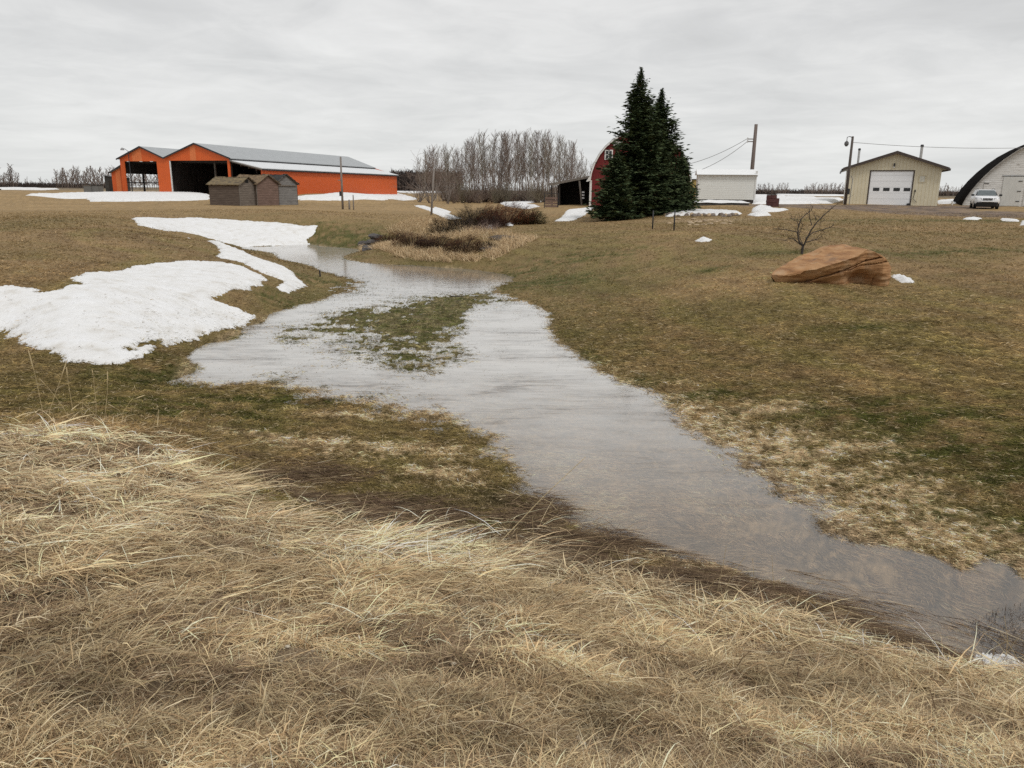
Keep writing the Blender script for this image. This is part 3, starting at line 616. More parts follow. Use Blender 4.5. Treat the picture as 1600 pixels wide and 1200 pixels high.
# two small sheds far away beyond the lane
def little(px, D, w, d, h0, h1, m, label, rz=0, name='small_shed'):
    x, y, z = spot(px, D); r = empty(name, (x, y, z), rz, label, 'shed')
    MB().prism([(-w/2, 0, -.4), (-w/2, 0, h0), (w/2, 0, h1), (w/2, 0, -.4)], (0, d, 0)).build('wall', m, r)
    MB().hexa([(-w/2-.12, -.12, h0), (w/2+.12, -.12, h1), (w/2+.12, d+.12, h1), (-w/2-.12, d+.12, h0)], [(-w/2-.12, -.12, h0+.07), (w/2+.12, -.12, h1+.07), (w/2+.12, d+.12, h1+.07), (-w/2-.12, d+.12, h0+.07)]).build('roof', DTRIM, r)
    return r
r_ = little(176, 118, 2.35, 2.4, 2.35, 2.05, ribbed('black_boards', (.035, .033, .032), 0, .2, rough=.9, c2=(.09, .085, .08), c_line=(.01, .01, .01)), 'tilted black board shed standing beside the orange shed', R(-14))
MB().box(-.5, -.03, -.2, .25, -.005, 1.7).build('door', DARKW, r_)
BIN = ribbed('bin_steel', (.17, .17, .165), 2, .12, rough=.6, c_line=(.09, .09, .09))
for px, w, lb in ((137, 1.25, 'low grey metal bin, the farther of two by the black shed'), (148, 1.2, 'low darker metal bin, the one closer to the black shed')):
    x, y, z = spot(px, 122); r = empty('feed_bin', (x, y, z), R(-8), lb, 'bin', 'low metal bins')
    MB().box(-w/2, 0, -.4, w/2, 1.3, 1.05).build('body', BIN, r); MB().box(-w/2-.05, -.05, 1.052, w/2+.05, 1.35, 1.12).build('lid', RAFT if px < 140 else DTRIM, r)

# ------------------------------------------------------------------ poles, posts and wires
POLEW = simple('pole_wood', (.20, .175, .155), var=.35, scale=5, stretch=(5, 5, .4), bump=.3)
POLED = simple('dark_pole_wood', (.085, .07, .06), var=.3, scale=5, stretch=(5, 5, .4), bump=.3)
def pole(px, top, D, rad, label, lean=(0, 0), mat=POLEW, name='utility_pole', cat='pole', base=None, group=None):
    x, y, z = spot(px, D); h = P(px, top, D)[2] - z
    r = empty(name, (x, y, z), 0, label, cat, group)
    MB().tube([(0, 0, -.4), (lean[0] * .5, lean[1] * .5, h * .5), (lean[0], lean[1], h)], [rad, rad * .9, rad * .75], 10).build('shaft', mat, r, smooth=True)
    return r, h
r, h = pole(534.5, 245, 70, .10, 'grey wooden pole standing in front of the long orange wall', (0, 0))
MB().box(-.22, -.14, 1.15, -.06, .0, 1.55).build('switch_box', DTRIM, r); MB().box(-.3, -.09, h * .55, -.08, -.05, h * .55 + .08).build('insulator', POLEW, r)
pole(551.5, 304.5, 69, .06, 'short grey post beside the pole at the orange wall', name='fence_post', cat='post')
r, h = pole(673, 264, 62, .085, 'leaning bare grey pole at the edge of the valley with snow streaks', (.28, 0))
pole(545, 312, 70, .09, 'weathered low stump next to the short grey post', name='wood_stump', cat='stump')
pole(775, 329, 66, .05, 'thin brown stake behind the planted bushes', name='wood_stake', cat='stake', mat=POLED)
r, h = pole(1172, 194, 73, .19, 'thick weathered utility pole rising behind the white shed', (0.05, 0), mat=simple('brown_pole', (.15, .12, .105), var=.3, scale=4, stretch=(5, 5, .4)))
for k in (0, 1): MB().box(-.62, -.05, h - 1.32 - k * .22, .1, .05, h - 1.24 - k * .22).build('bracket', RAFT, r); 
MB().tube([(-.6, 0, h - 1.6), (-.6, 0, h - 1.15)], .06, 8).build('insulator', simple('porcelain', (.6, .6, .6), rough=.3), r)
p1 = Vector(r.location) + Vector((-.6, 0, h - 1.22))
WIRE = simple('wire_metal', (.22, .22, .22), rough=.5)
def wire(a, b, sag, label, rad=.022, name='overhead_wire'):
    pts = [Vector(a).lerp(Vector(b), t) + Vector((0, 0, -4 * sag * t * (1 - t))) for t in np.linspace(0, 1, 24)]
    o = MB().tube(pts, rad, 5).build(name, WIRE); tag(o, label, 'wire'); return o
e1 = P(1000, 262, 80); wire(p1, e1, .9, 'upper of two wires from the utility pole to the spruce')
e2 = P(1010, 271, 79); wire(p1 + Vector((0, 0, -.25)), e2, 1.3, 'lower sagging wire from the utility pole to the spruce')
r, h = pole(1322.5, 213, 70.5, .13, 'dark utility pole with a hanging lamp at the corner of the beige garage', (0.02, 0), mat=POLED)
MB().tube([(.0, -.05, h - .1), (-.3, -.1, h - .02), (-.5, -.1, h - .08), (-.5, -.1, h - .4)], .03, 6).build('arm', DTRIM, r)
MB().tube([(-.5, -.1, h - .38), (-.5, -.1, h - .5), (-.5, -.1, h - .68), (-.5, -.1, h - .85)], [.05, .17, .19, .08], 10).build('lamp_head', simple('lamp_dark', (.12, .12, .12)), r)
MB().box(.0, -.2, .9, .22, -.08, 1.4).build('meter_box', DTRIM, r)
MB().tube([(.3, -.15, 0), (.36, -.15, 2.2), (.2, -.12, 2.5)], .03, 6).build('conduit', WIRE, r)
p3 = Vector(r.location) + Vector((.1, 0, h - .5)); p4 = P(1640, 230, 70)
wire(p3, p4, .25, 'long wire from the dark pole to the arched white building', .02)
for px, top, D, lb in ((1022.5, 329, 36, 'dark steel post standing apart, the one closer to the spruce'), (1056.5, 328, 34, 'dark steel post standing apart, the one closer to the snow lump')):
    pole(px, top, D, .035, lb, name='fence_post', cat='post', mat=DTRIM, group='two lone posts on the lawn')

# ------------------------------------------------------------------ dark lean-to
x, y, z = spot(871, 80); r = root = empty('lean_to_shed', (x, y, z), R(-6), 'dark open-fronted lean-to with a slanting tin roof beside the red barn', 'shed')
W_ = 4.1
MB().prism([(-.1, 5, -.4), (-.1, 5, 2.25), (W_, 5, 3.1), (W_, 5, -.4)], (0, .1, 0)).build('wall', DARKW, r)
MB().prism([(0, .4, -.4), (0, .4, 2.0), (0, 5, 2.0), (0, 5, -.4)], (.08, 0, 0)).build('wall', DARKW, r)
MB().prism([(W_, 0.2, -.4), (W_, 0.2, 3.0), (W_, 5, 3.0), (W_, 5, -.4)], (.08, 0, 0)).build('wall', DARKW, r)
MB().hexa([(-.9, -.3, 1.98), (W_ + .1, -.3, 2.98), (W_ + .1, 5.2, 2.98), (-.9, 5.2, 1.98)], [(-.9, -.3, 2.08), (W_ + .1, -.3, 3.08), (W_ + .1, 5.2, 3.08), (-.9, 5.2, 2.08)]).build('roof', STEEL, r)
MB().hexa([(-.95, -.36, 1.9), (W_ + .05, -.36, 2.9), (W_ + .05, -.31, 2.9), (-.95, -.31, 1.9)], [(-.95, -.36, 2.12), (W_ + .05, -.36, 3.12), (W_ + .05, -.31, 3.12), (-.95, -.31, 2.12)]).build('fascia', RAFT, r)
MB().tube([(2.55, -.2, -.3), (2.15, -.2, 2.6)], .1, 6).build('post', RAFT, r); MB().tube([(-.5, 0, -.3), (-.62, 0, 2.0)], .07, 6).build('post', DARKW, r); MB().tube([(.25, 0, -.3), (.2, 0, 2.1)], .07, 6).build('post', DARKW, r)
MB().hexa([(W_ - .9, -.2, 2.85), (W_ + .9, -.2, 3.0), (W_ + .9, 4, 3.0), (W_ - .9, 4, 2.85)], [(W_ - .9, -.2, 3.35), (W_ + .9, -.2, 3.4), (W_ + .9, 4, 3.4), (W_ - .9, 4, 3.35)]).build('roof_box', DARKW, r)
MB().prism([(W_ + .08, .5, -.4), (W_ + .08, .5, 2.9), (W_ + .85, .5, 2.9), (W_ + .85, .5, -.4)], (0, .1, 0)).build('wall', DARKW, r)
for k in range(3): MB().box(2.35 + .12, -.35, 1.25 - .28 * k, 2.6 + .12, -.3, 1.4 - .28 * k).build('bracket', simple('white_bits', (.6, .6, .6)), r)
x, y, z = spot(862, 74); f = empty('corral_panel', (x, y, z), R(-4), 'low brown plank panel with a rail in front of the dark lean-to', 'fence panel')
for k in range(4): MB().box(-.6, 0, .05 + .24 * k, .62, .04, .23 + .24 * k).build('plank', GB, f)
for xx in (-.66, .62): MB().box(xx - .04, -.05, -.3, xx + .04, .05, 1.35).build('post', DTRIM, f)
MB().box(-.6, -.02, 1.28, .62, .02, 1.33).build('rail', DTRIM, f)

# ------------------------------------------------------------------ red barn
x, y, z = spot(922, 75); bw = 9.2; b_ = empty('red_barn', (x, y, z), R(-8.5), 'tall red barn with a white-trimmed arched roof behind the spruces', 'barn')
RED = ribbed('barn_red', (.15, .016, .016), 0, .25, rough=.6, depth=.18, c_line=(.09, .009, .009), var=.15)
prof = [(0, 2.35), (.12, 3.1), (.38, 3.9), (.8, 4.7), (1.35, 5.4), (2.05, 6.0), (2.9, 6.5), (3.8, 6.9), (4.6, 7.15)]
prof = prof + [(bw - a, b) for a, b in prof[-2::-1]]
MB().prism([(0, 0, -.4)] + [(a, 0, b) for a, b in prof] + [(bw, 0, -.4)], (0, .15, 0)).build('wall', RED, b_)
MB().prism([(0, 13.85, -.4)] + [(a, 13.85, b) for a, b in prof] + [(bw, 13.85, -.4)], (0, .15, 0)).build('wall', RED, b_)
for xx in (0, bw - .12): MB().box(xx, .16, -.4, xx + .12, 13.84, 2.35).build('wall', RED, b_)
def arch_shell(prof, y0, y1, th, name, mat, par, cx_):
    o = MB(); k = len(prof)
    def off(p):
        dx = p[0] - cx_; dz = p[1] - 1.5; l_ = math.hypot(dx, dz); return (p[0] + dx / l_ * th, p[1] + dz / l_ * th)
    vs = []
    for yy in (y0, y1): vs += [(a, yy, b) for a, b in prof] + [(off(p)[0], yy, off(p)[1]) for p in prof]
    fs = []
    for i in range(k - 1):
        fs += [(i, i + 1, 2 * k + i + 1, 2 * k + i), (k + i, 3 * k + i, 3 * k + i + 1, k + i + 1), (i, k + i, k + i + 1, i + 1), (2 * k + i, 2 * k + i + 1, 3 * k + i + 1, 3 * k + i)]
    fs += [(0, 2 * k, 3 * k, k), (k - 1, 2 * k - 1, 4 * k - 1, 3 * k - 1)]
    return o.add(vs, fs).build(name, mat, par, smooth=False)
WHT = simple('white_paint', (.66, .66, .64), rough=.5, var=.08)
arch_shell(prof, -.25, 14.2, .14, 'roof', STEEL, b_, bw / 2)
arch_shell([(a + (.02 if a < bw / 2 else -.02), b - .03) for a, b in prof], -.30, -.255, .13, 'roof_trim', WHT, b_, bw / 2)
MB().box(-.06, -.06, -.4, .14, -.003, 2.4).build('corner_trim', WHT, b_)
MB().hexa([(-.35, -.28, 2.25), (0, -.28, 2.35), (0, -.2, 2.35), (-.35, -.2, 2.25)], [(-.35, -.28, 2.35), (.05, -.28, 2.95), (.05, -.2, 2.95), (-.35, -.2, 2.35)]).build('roof_trim', WHT, b_)
DG = simple('dark_glass', (.02, .022, .025), rough=.15, spec=.5)
for wx, wz, ww, wh in ((1.35, 4.35, .55, .7), (2.15, 5.5, .6, .3), (4.2, 1.0, .8, .9)):
    w_ = MB().box(wx, -.04, wz, wx + ww, -.004, wz + wh).build('window', DG, b_)
    fr_ = MB()
    for bx in ((wx - .1, wz - .1, wx + ww + .1, wz), (wx - .1, wz + wh, wx + ww + .1, wz + wh + .1), (wx - .1, wz, wx, wz + wh), (wx + ww, wz, wx + ww + .1, wz + wh), (wx + ww / 2 - .025, wz, wx + ww / 2 + .025, wz + wh), (wx, wz + wh / 2 - .025, wx + ww / 2 - .026, wz + wh / 2 + .025)):
        fr_.box(bx[0], -.07, bx[1], bx[2], -.002, bx[3])
    fr_.build('frame', WHT, w_)

# yellow shed glimpsed behind the spruce, red drum before it
YEL = ribbed('yellow_boards', (.45, .34, .12), 2, .18, c_line=(.3, .22, .08))
r = little(1080, 82, 2.2, 2.5, 2.35, 2.35, YEL, 'small yellow shed glimpsed between the spruce and the white shed', name='small_shed')
x, y, z = spot(1076, 64); t_ = empty('barrow', (x, y, z), 0, 'small dark red garden cart tucked beside the lower spruce boughs', 'cart')
CR = simple('cart_red', (.10, .015, .018)); MB().hexa([(-.3, -.2, .3), (.25, -.2, .3), (.25, .2, .3), (-.3, .2, .3)], [(-.42, -.28, .75), (.35, -.28, .75), (.35, .28, .75), (-.42, .28, .75)]).build('tray', CR, t_)
for xx in (-.3, .25): MB().tube([(xx, -.3, .18), (xx, -.22, .18)], .18, 12).build('wheel', DTRIM, t_)
MB().tube([(.3, 0, .4), (.8, 0, .85)], .03, 6).build('handle', DTRIM, t_)

# ------------------------------------------------------------------ white clad shed on skids
x, y, z = spot(1090, 67); r = root = empty('white_shed', (x, y, z), R(-9), 'white shed clad in horizontal siding on dark skids in front of the utility pole', 'shed')
SID = ribbed('white_siding', (.70, .71, .68), 2, .145, rough=.45, depth=.18, c_line=(.56, .565, .54), var=.04)
w_ = 4.72
MB().box(.0, 0, .42, w_, 2.4, 2.42).build('wall', SID, r)
MB().box(-.06, -.04, 2.28, w_ + .06, -.003, 2.42).build('eave_trim', WHT, r)
for xx in (0, w_ - .1): MB().box(xx - .01, -.03, .42, xx + .11, -.002, 2.28).build('corner_trim', WHT, r)
MB().prism([(-.15, -.25, 2.43), (-.15, 1.2, 2.9), (-.15, 2.65, 2.43)], (w_ + .3, 0, 0)).build('roof', simple('snowy_white_roof', (.72, .73, .73), rough=.6, var=.04), r)
MB().box(.1, .05, -.35, w_ - .1, .3, .41).build('skid', DARKW, r); MB().box(.1, 1.9, -.35, w_ - .1, 2.2, .41).build('skid', DARKW, r)
MB().box(w_ - .12, -.05, 2.425, w_ + .05, .02, 2.75).build('vent', WHT, r)
# low deck of timbers carrying snow, in front of the shed
x, y, z = spot(1079, 62); d_ = empty('timber_deck', (x, y, z), R(-2), 'low dark timber deck with a snow cover in front of the white shed', 'deck')
MB().box(0, 0, -.4, 4.6, 1.6, .22).build('frame', simple('stone_dark', (.10, .095, .09), scale=4, var=.4), d_)
V = []; nx_, ny_ = 70, 16
for j in range(ny_):
    for i in range(nx_):
        u = i / (nx_ - 1); v = j / (ny_ - 1); e_ = min(u, 1 - u, v * .7 + .02, 1.02 - v) * 6
        V.append((-.15 + u * 4.95, -.1 + v * 1.75, .224 + .26 * min(1, e_) ** .6 * (.8 + .5 * float(pn(u * 5 + 3, v * 3)))))
i_ = (np.arange(ny_ - 1)[:, None] * nx_ + np.arange(nx_ - 1)[None]).ravel(); V = np.array(V); 
o = mesh_np('snow_cover', V, np.stack([i_, i_ + 1, i_ + nx_ + 1, i_ + nx_], 1), SNOW, smooth=True)
o.location = d_.location; o.rotation_euler = d_.rotation_euler; tag(o, 'snow blanket lying on the low timber deck before the white shed', 'snow patch')
# stones of the flower bed
rs_ = np.random.RandomState(11)
def rock(name, loc, s, mat, seed, label=None, cat=None, group=None, squash=(1, 1, .7)):
    import bmesh
    bm = bmesh.new(); bmesh.ops.create_icosphere(bm, subdivisions=3, radius=1); rg = np.random.RandomState(seed); o_ = rg.rand(3) * 50
    pl = [(Vector(rg.randn(3)).normalized(), rg.uniform(.6, .9)) for _ in range(9)]
    for v_ in bm.verts:
        for n__, d__ in pl:
            k = v_.co.dot(n__)
            if k > d__: v_.co -= n__ * (k - d__)
        f_ = 1 + .12 * float(pn(v_.co.x * 2 + o_[0], v_.co.y * 2 + v_.co.z * 1.7 + o_[1]))
        v_.co = Vector((v_.co.x * squash[0], v_.co.y * squash[1], v_.co.z * squash[2])) * f_ * s
    me = bpy.data.meshes.new(name); bm.to_mesh(me); bm.free(); me.materials.append(mat)
    o = bpy.data.objects.new(name, me); COL.objects.link(o); o.location = loc; o.rotation_euler = (0, 0, rg.rand() * 6); return tag(o, label, cat, group)
STONE = simple('field_stone', (.20, .165, .14), var=.4, scale=3, bump=.4); STONE_T = simple('tan_stone', (.38, .29, .19), var=.3, scale=3, bump=.4); STONE_D = simple('dark_stone', (.07, .062, .058), var=.35, scale=4, bump=.5)
for k in range(26):
    px = 1040 + k * 4.5 + rs_.uniform(-2, 2); h_ = hit(px, 337.5 + rs_.uniform(-1.5, 1.5)); s_ = rs_.uniform(.12, .24)
    rock('field_stone', (h_[0], h_[1], h_[2] + s_ * .2), s_, STONE if k % 3 else STONE_T, 100 + k, 'small field stone in the row edging the snowy flower bed', 'stone', 'stones edging the flower bed')
for k in range(24):
    px = rs_.uniform(1045, 1148); h_ = hit(px, rs_.uniform(341, 352)); s_ = rs_.uniform(.08, .2)
    rock('flat_stone', (h_[0], h_[1], h_[2] + s_ * .05), s_, STONE_T, 200 + k, 'flat tan stone lying in the stony grass below the flower bed', 'stone', 'flat stones below the flower bed', squash=(1.3, 1, .35))

# rusty barrel stove
x, y, z = spot(1206.5, 60.5); r = empty('burn_barrel', (x, y, z), R(8), 'rusty dark red burn barrel with a side box, between snow heaps', 'barrel')
RUST = simple('rusty_red', (.055, .022, .022), rough=.8, var=.4, scale=5, bump=.3, c2=(.10, .04, .035))
MB().tube([(0, 0, -.1), (0, 0, .3), (0, 0, .32), (0, 0, .6), (0, 0, .62), (0, 0, .85)], [.37, .37, .40, .37, .39, .37], 18).build('drum', RUST, r)
MB().box(.2, -.3, -.1, .5, .3, .62).build('side_box', RUST, r, bevel=.02); MB().tube([(0, 0, .86), (0, 0, .9)], [.39, .35], 18).build('rim', DTRIM, r)

# ------------------------------------------------------------------ beige garage
x, y, z = spot(1323, 75.0); z = 1.98; r = root = empty('garage', (x, y, z), R(-21.5), 'beige steel garage with a white overhead door and brown roof trim', 'garage')
BEI = ribbed('beige_steel', (.63, .575, .43), 0, .30, rough=.5, depth=.18, c_line=(.52, .44, .27), var=.07); BEIY = ribbed('beige_steel_side', (.63, .575, .43), 1, .30, rough=.5, depth=.18, c_line=(.36, .30, .17), var=.07)
BRN = simple('brown_trim', (.065, .05, .042), rough=.5)
Wg, he, hr = 7.72, 3.38, 4.66; dx0, dx1, dh = 1.80, 5.56, 3.14
def gz_(xx): return he + (hr - he) * (1 - abs(xx - Wg / 2) / (Wg / 2))
MB().prism([(0, 0, -.5), (0, 0, he), (dx0, 0, gz_(dx0)), (dx0, 0, -.5)], (0, .12, 0)).build('wall', BEI, r)
MB().prism([(dx1, 0, -.5), (dx1, 0, gz_(dx1)), (Wg, 0, he), (Wg, 0, -.5)], (0, .12, 0)).build('wall', BEI, r)
MB().prism([(dx0, 0, dh), (dx0, 0, gz_(dx0)), (Wg / 2, 0, hr), (dx1, 0, gz_(dx1)), (dx1, 0, dh)], (0, .12, 0)).build('wall', BEI, r)
for xx in (0, Wg - .12): MB().box(xx, .121, -.5, xx + .12, 11.9, he).build('wall', BEIY, r)
MB().prism([(0, 11.9, -.5), (0, 11.9, he), (Wg / 2, 11.9, hr), (Wg, 11.9, he), (Wg, 11.9, -.5)], (0, .12, 0)).build('wall', BEI, r)
for s in (-1, 1):
    xe = Wg / 2 + s * (Wg / 2 + .55); ze = he - (hr - he) * .55 / (Wg / 2)
    MB().hexa([(xe, -.45, ze), (Wg / 2, -.45, hr + .01), (Wg / 2, 12.4, hr + .01), (xe, 12.4, ze)][::s], [(xe, -.45, ze + .12), (Wg / 2, -.45, hr + .13), (Wg / 2, 12.4, hr + .13), (xe, 12.4, ze + .12)][::s]).build('roof', STEEL, r)
    MB().hexa([(xe, -.5, ze - .1), (Wg / 2, -.5, hr - .09), (Wg / 2, -.455, hr - .09), (xe, -.455, ze - .1)][::s], [(xe, -.5, ze + .15), (Wg / 2, -.5, hr + .17), (Wg / 2, -.455, hr + .17), (xe, -.455, ze + .15)][::s]).build('fascia', BRN, r)
    MB().box(min(xe, xe + s * .1), -.45, ze - .12, max(xe, xe + s * .1), 12.4, ze + .08).build('gutter', BRN if s > 0 else DTRIM, r)
# overhead door, its windows and its dark surround
DOORW = ribbed('door_white', (.82, .83, .84), 2, .53, rough=.4, depth=.18, c_line=(.68, .69, .70), var=.02)
dr = MB().box(dx0 + .11, .03, -.05, dx1 - .11, .09, dh - .1).build('door', DOORW, r)
for k in range(4):
    a = dx0 + .44 + k * .86; w__ = MB().box(a, .018, 1.27, a + .54, .028, 1.56).build('window', DG, dr)
MB().box(dx0, -.02, -.1, dx0 + .11, .11, dh).box(dx1 - .11, -.02, -.1, dx1, .11, dh).box(dx0 + .111, -.02, dh - .1, dx1 - .111, .11, dh).build('door_frame', BRN, r)
MB().box(dx0, .1, dh - 3.3, dx1, 11.5, -.06).build('floor', simple('concrete', (.25, .24, .22)), r)
wf = MB().box(6.0, -.02, 2.1, 6.45, -.004, 2.62).build('window', simple('pale_window', (.55, .53, .45), rough=.3), r)
fr_ = MB()
for bx in ((5.93, 2.03, 6.52, 2.10), (5.93, 2.62, 6.52, 2.69), (5.93, 2.1, 6.0, 2.62), (6.45, 2.1, 6.52, 2.62)): fr_.box(bx[0], -.035, bx[1], bx[2], -.003, bx[3])
fr_.build('frame', simple('cream_frame', (.55, .48, .33)), wf)
MB().box(3.72, -.18, 3.48, 3.84, -.003, 3.74).build('lamp', DTRIM, r); MB().box(3.70, -.1, 3.36, 3.86, -.003, 3.46).build('lamp_base', WHT, r)
MB().box(5.72, -.06, 1.2, 5.82, -.003, 1.4).build('switch_box', DTRIM, r); MB().tube([(5.77, -.03, 1.2), (5.68, -.05, .6), (6.0, -.05, .3)], .02, 5).build('cable', DTRIM, r)
MB().box(5.2, -.3, -.02, 5.45, -.05, .18).build('door_stop', DTRIM, r)
for cx__, cy__, hh_, rd in ((.75, 2.0, 5.0, .10), (6.1, 2.5, 5.3, .12)):
    c_ = MB().tube([(cx__, cy__, 3.5), (cx__, cy__, hh_)], rd, 12).build('chimney', simple('flue_steel', (.40, .39, .37), rough=.4, metal=.4), r)
    MB().tube([(cx__, cy__, hh_ + .01), (cx__, cy__, hh_ + .1), (cx__, cy__, hh_ + .2)], [rd * 1.15, rd * 1.3, rd * .9], 12).build('cap', DTRIM, c_)
MB().box(-.12, .5, .0, -.01, 1.3, 2.2).build('side_panel', RAFT, r); MB().tube([(-.15, .3, -.2), (-.15, .3, he - .1)], .05, 8).build('downpipe', WHT, r)

# ------------------------------------------------------------------ arched quonset
x, y, z = spot(1507, 75); z = 2.0; r = root = empty('arched_building', (x, y, z), R(-26), 'arched farm building with black shingles and a peeling white plank end', 'barn')
prof = [(0, 0), (.25, .7), (.7, 1.55), (1.3, 2.45), (2.0, 3.3), (2.8, 4.1), (3.7, 4.85), (4.7, 5.5), (5.6, 5.95), (6.5, 6.25)]; bw = 13.0
pf = [(a, max(b, 0)) for a, b in prof] + [(bw - a, b) for a, b in prof[-2::-1]]
m, nt, bs = new_mat('peeling_white_planks')
t = N(nt, 'ShaderNodeTexCoord'); sx = N(nt, 'ShaderNodeSeparateXYZ', inp={0: t.outputs['Object']})
frc = math_n(nt, 'FRACT', math_n(nt, 'DIVIDE', sx.outputs[2], .19)); line = ramp(nt, frc, [(0, 0.0), (.1, 1.0), (.95, 1.0), (1.0, .2)])
mp = N(nt, 'ShaderNodeMapping', inp={0: t.outputs['Object'], 'Scale': (1, 1, 6)}); no = N(nt, 'ShaderNodeTexNoise', inp={'Vector': mp.outputs[0], 'Scale': 1.6, 'Detail': 8.0, 'Roughness': .75})
pe = ramp(nt, no.outputs[0], [(.36, (.30, .28, .25)), (.44, (.66, .66, .64)), (.7, (.80, .80, .79))])
nt.links.new(mixc(nt, line, (.18, .16, .14), pe), bs.inputs['Base Color']); PEEL = m
MB().prism([(0.02, 0, -.5)] + [(a, 0, b) for a, b in pf] + [(bw - .02, 0, -.5)], (0, .12, 0)).build('wall', PEEL, r)
MB().prism([(0.02, 15, -.5)] + [(a, 15, b) for a, b in pf] + [(bw - .02, 15, -.5)], (0, .12, 0)).build('wall', PEEL, r)
SHG = simple('black_shingles', (.008, .008, .008), c2=(.03, .028, .027), rough=1.0, scale=4, bump=.5, detail=9, spec=0.0)
def arch2(prof, y0, y1, th, name, mat): return arch_shell(prof, y0, y1, th, name, mat, r, bw / 2)
arch2([(0, -.5)] + pf + [(bw, -.5)], -.35, 15.3, .16, 'roof', SHG)
arch2([(.0, -.5)] + [(a, b) for a, b in pf] + [(bw, -.5)], -.39, -.352, .09, 'roof_trim', simple('weathered_trim', (.30, .29, .27), var=.3))
PD = simple('pale_pink_door', (.64, .60, .58), rough=.6, var=.05, scale=2, stretch=(3, 3, .5))
WD = simple('pale_white_door', (.58, .585, .56), rough=.6, var=.06, scale=3, stretch=(3, 3, .5))
d1 = MB().box(1.55 + 1.45, -.05, .02, 2.95 + 1.45 + .15, -.003, 2.62).build('door', WD, r)
for zz_ in (.4, 1.3, 2.2): MB().box(4.2, -.08, zz_, 4.5, -.052, zz_ + .07).build('hinge', DTRIM, d1)
d2 = MB().box(4.95, -.1, -.05, 8.6, -.04, 3.75).build('door', PD, r)
for zz_ in (1.3, 3.4): MB().box(5.0, -.13, zz_, 5.35, -.102, zz_ + .07).build('hinge', DTRIM, d2)
MB().box(4.85, -.12, 3.78, 12, -.003, 3.85).build('track', DTRIM, r); MB().box(4.8, -.06, 0, 4.93, -.004, 3.75).build('door_trim', WHT, r)
MB().box(2.85, -.05, 2.66, 4.7, -.003, 2.72).build('trim', DTRIM, r)
d3 = MB().box(1.5, -.04, .1, 2.6, -.004, 2.2).build('hatch', PEEL, r)
for zz_ in (1.1, 2.0): MB().box(1.5, -.07, zz_, 1.9, -.042, zz_ + .06).build('hinge', DTRIM, d3)
MB().tube([(-.9, -.3, .0), (-.9, -.3, .35)], .07, 8).build('pipe', WHT, r)

# ------------------------------------------------------------------ white car
x, y, z = spot(1540.5, 66.5); car = empty('parked_car', (x, y, z - .02), R(-25), 'white compact utility car parked nose forward before the arched building', 'car')
PAINT = simple('white_car_paint', (.72, .73, .74), rough=.25, var=.02, spec=.5); BLKP = simple('black_plastic', (.012, .012, .013), rough=.5); TYRE = simple('tyre_rubber', (.015, .015, .015), rough=.85)
CHR = simple('chrome', (.55, .55, .56), rough=.2, metal=.8); LENS = simple('lamp_lens', (.22, .23, .25), rough=.1, spec=.6)
def loft(st, nseg=20):
    o = MB(); rings = []
    for (yy, hw, z0, z1, pw) in st:
        ring = []
        for k in range(nseg):
            a = 2 * PI * k / nseg; c_, s_ = math.cos(a), math.sin(a)
            ring.append((math.copysign(abs(c_) ** pw, c_) * hw, yy, (z0 + z1) / 2 + math.copysign(abs(s_) ** pw, s_) * (z1 - z0) / 2))
        rings.append(ring)
    b0 = 0
    for r__ in rings: o.v += r__
    for i in range(len(rings) - 1):
        for k in range(nseg): k2 = (k + 1) % nseg; o.f.append((i * nseg + k, (i + 1) * nseg + k, (i + 1) * nseg + k2, i * nseg + k2))
    o.f.append(tuple(range(nseg))); o.f.append(tuple((len(rings) - 1) * nseg + k for k in range(nseg))[::-1]); return o
loft([(-2.18, .70, .48, .84, .5), (-2.08, .82, .40, .93, .42), (-1.9, .88, .36, 1.0, .38), (-1.4, .90, .34, 1.04, .36), (-.9, .905, .33, 1.08, .34), (1.6, .90, .33, 1.12, .34), (2.05, .86, .38, 1.08, .38), (2.2, .74, .5, .98, .5)], 28).build('body', PAINT, car, smooth=True)
def cab(g, ys0, ys1, yt0, yt1, z0, z1, hb, ht, name, mat, bev=.05):
    return MB().hexa([(-hb + g, ys0, z0), (hb - g, ys0, z0), (hb - g, ys1, z0), (-hb + g, ys1, z0)], [(-ht + g, yt0, z1), (ht - g, yt0, z1), (ht - g, yt1, z1), (-ht + g, yt1, z1)]).build(name, mat, car, bevel=bev)
cab(0, -.95, 2.05, -.25, 1.75, 1.03, 1.56, .80, .62, 'cabin', PAINT)
cab(-.004, -.9, 1.95, -.30, 1.70, 1.10, 1.50, .79, .64, 'side_windows', DG, .02)
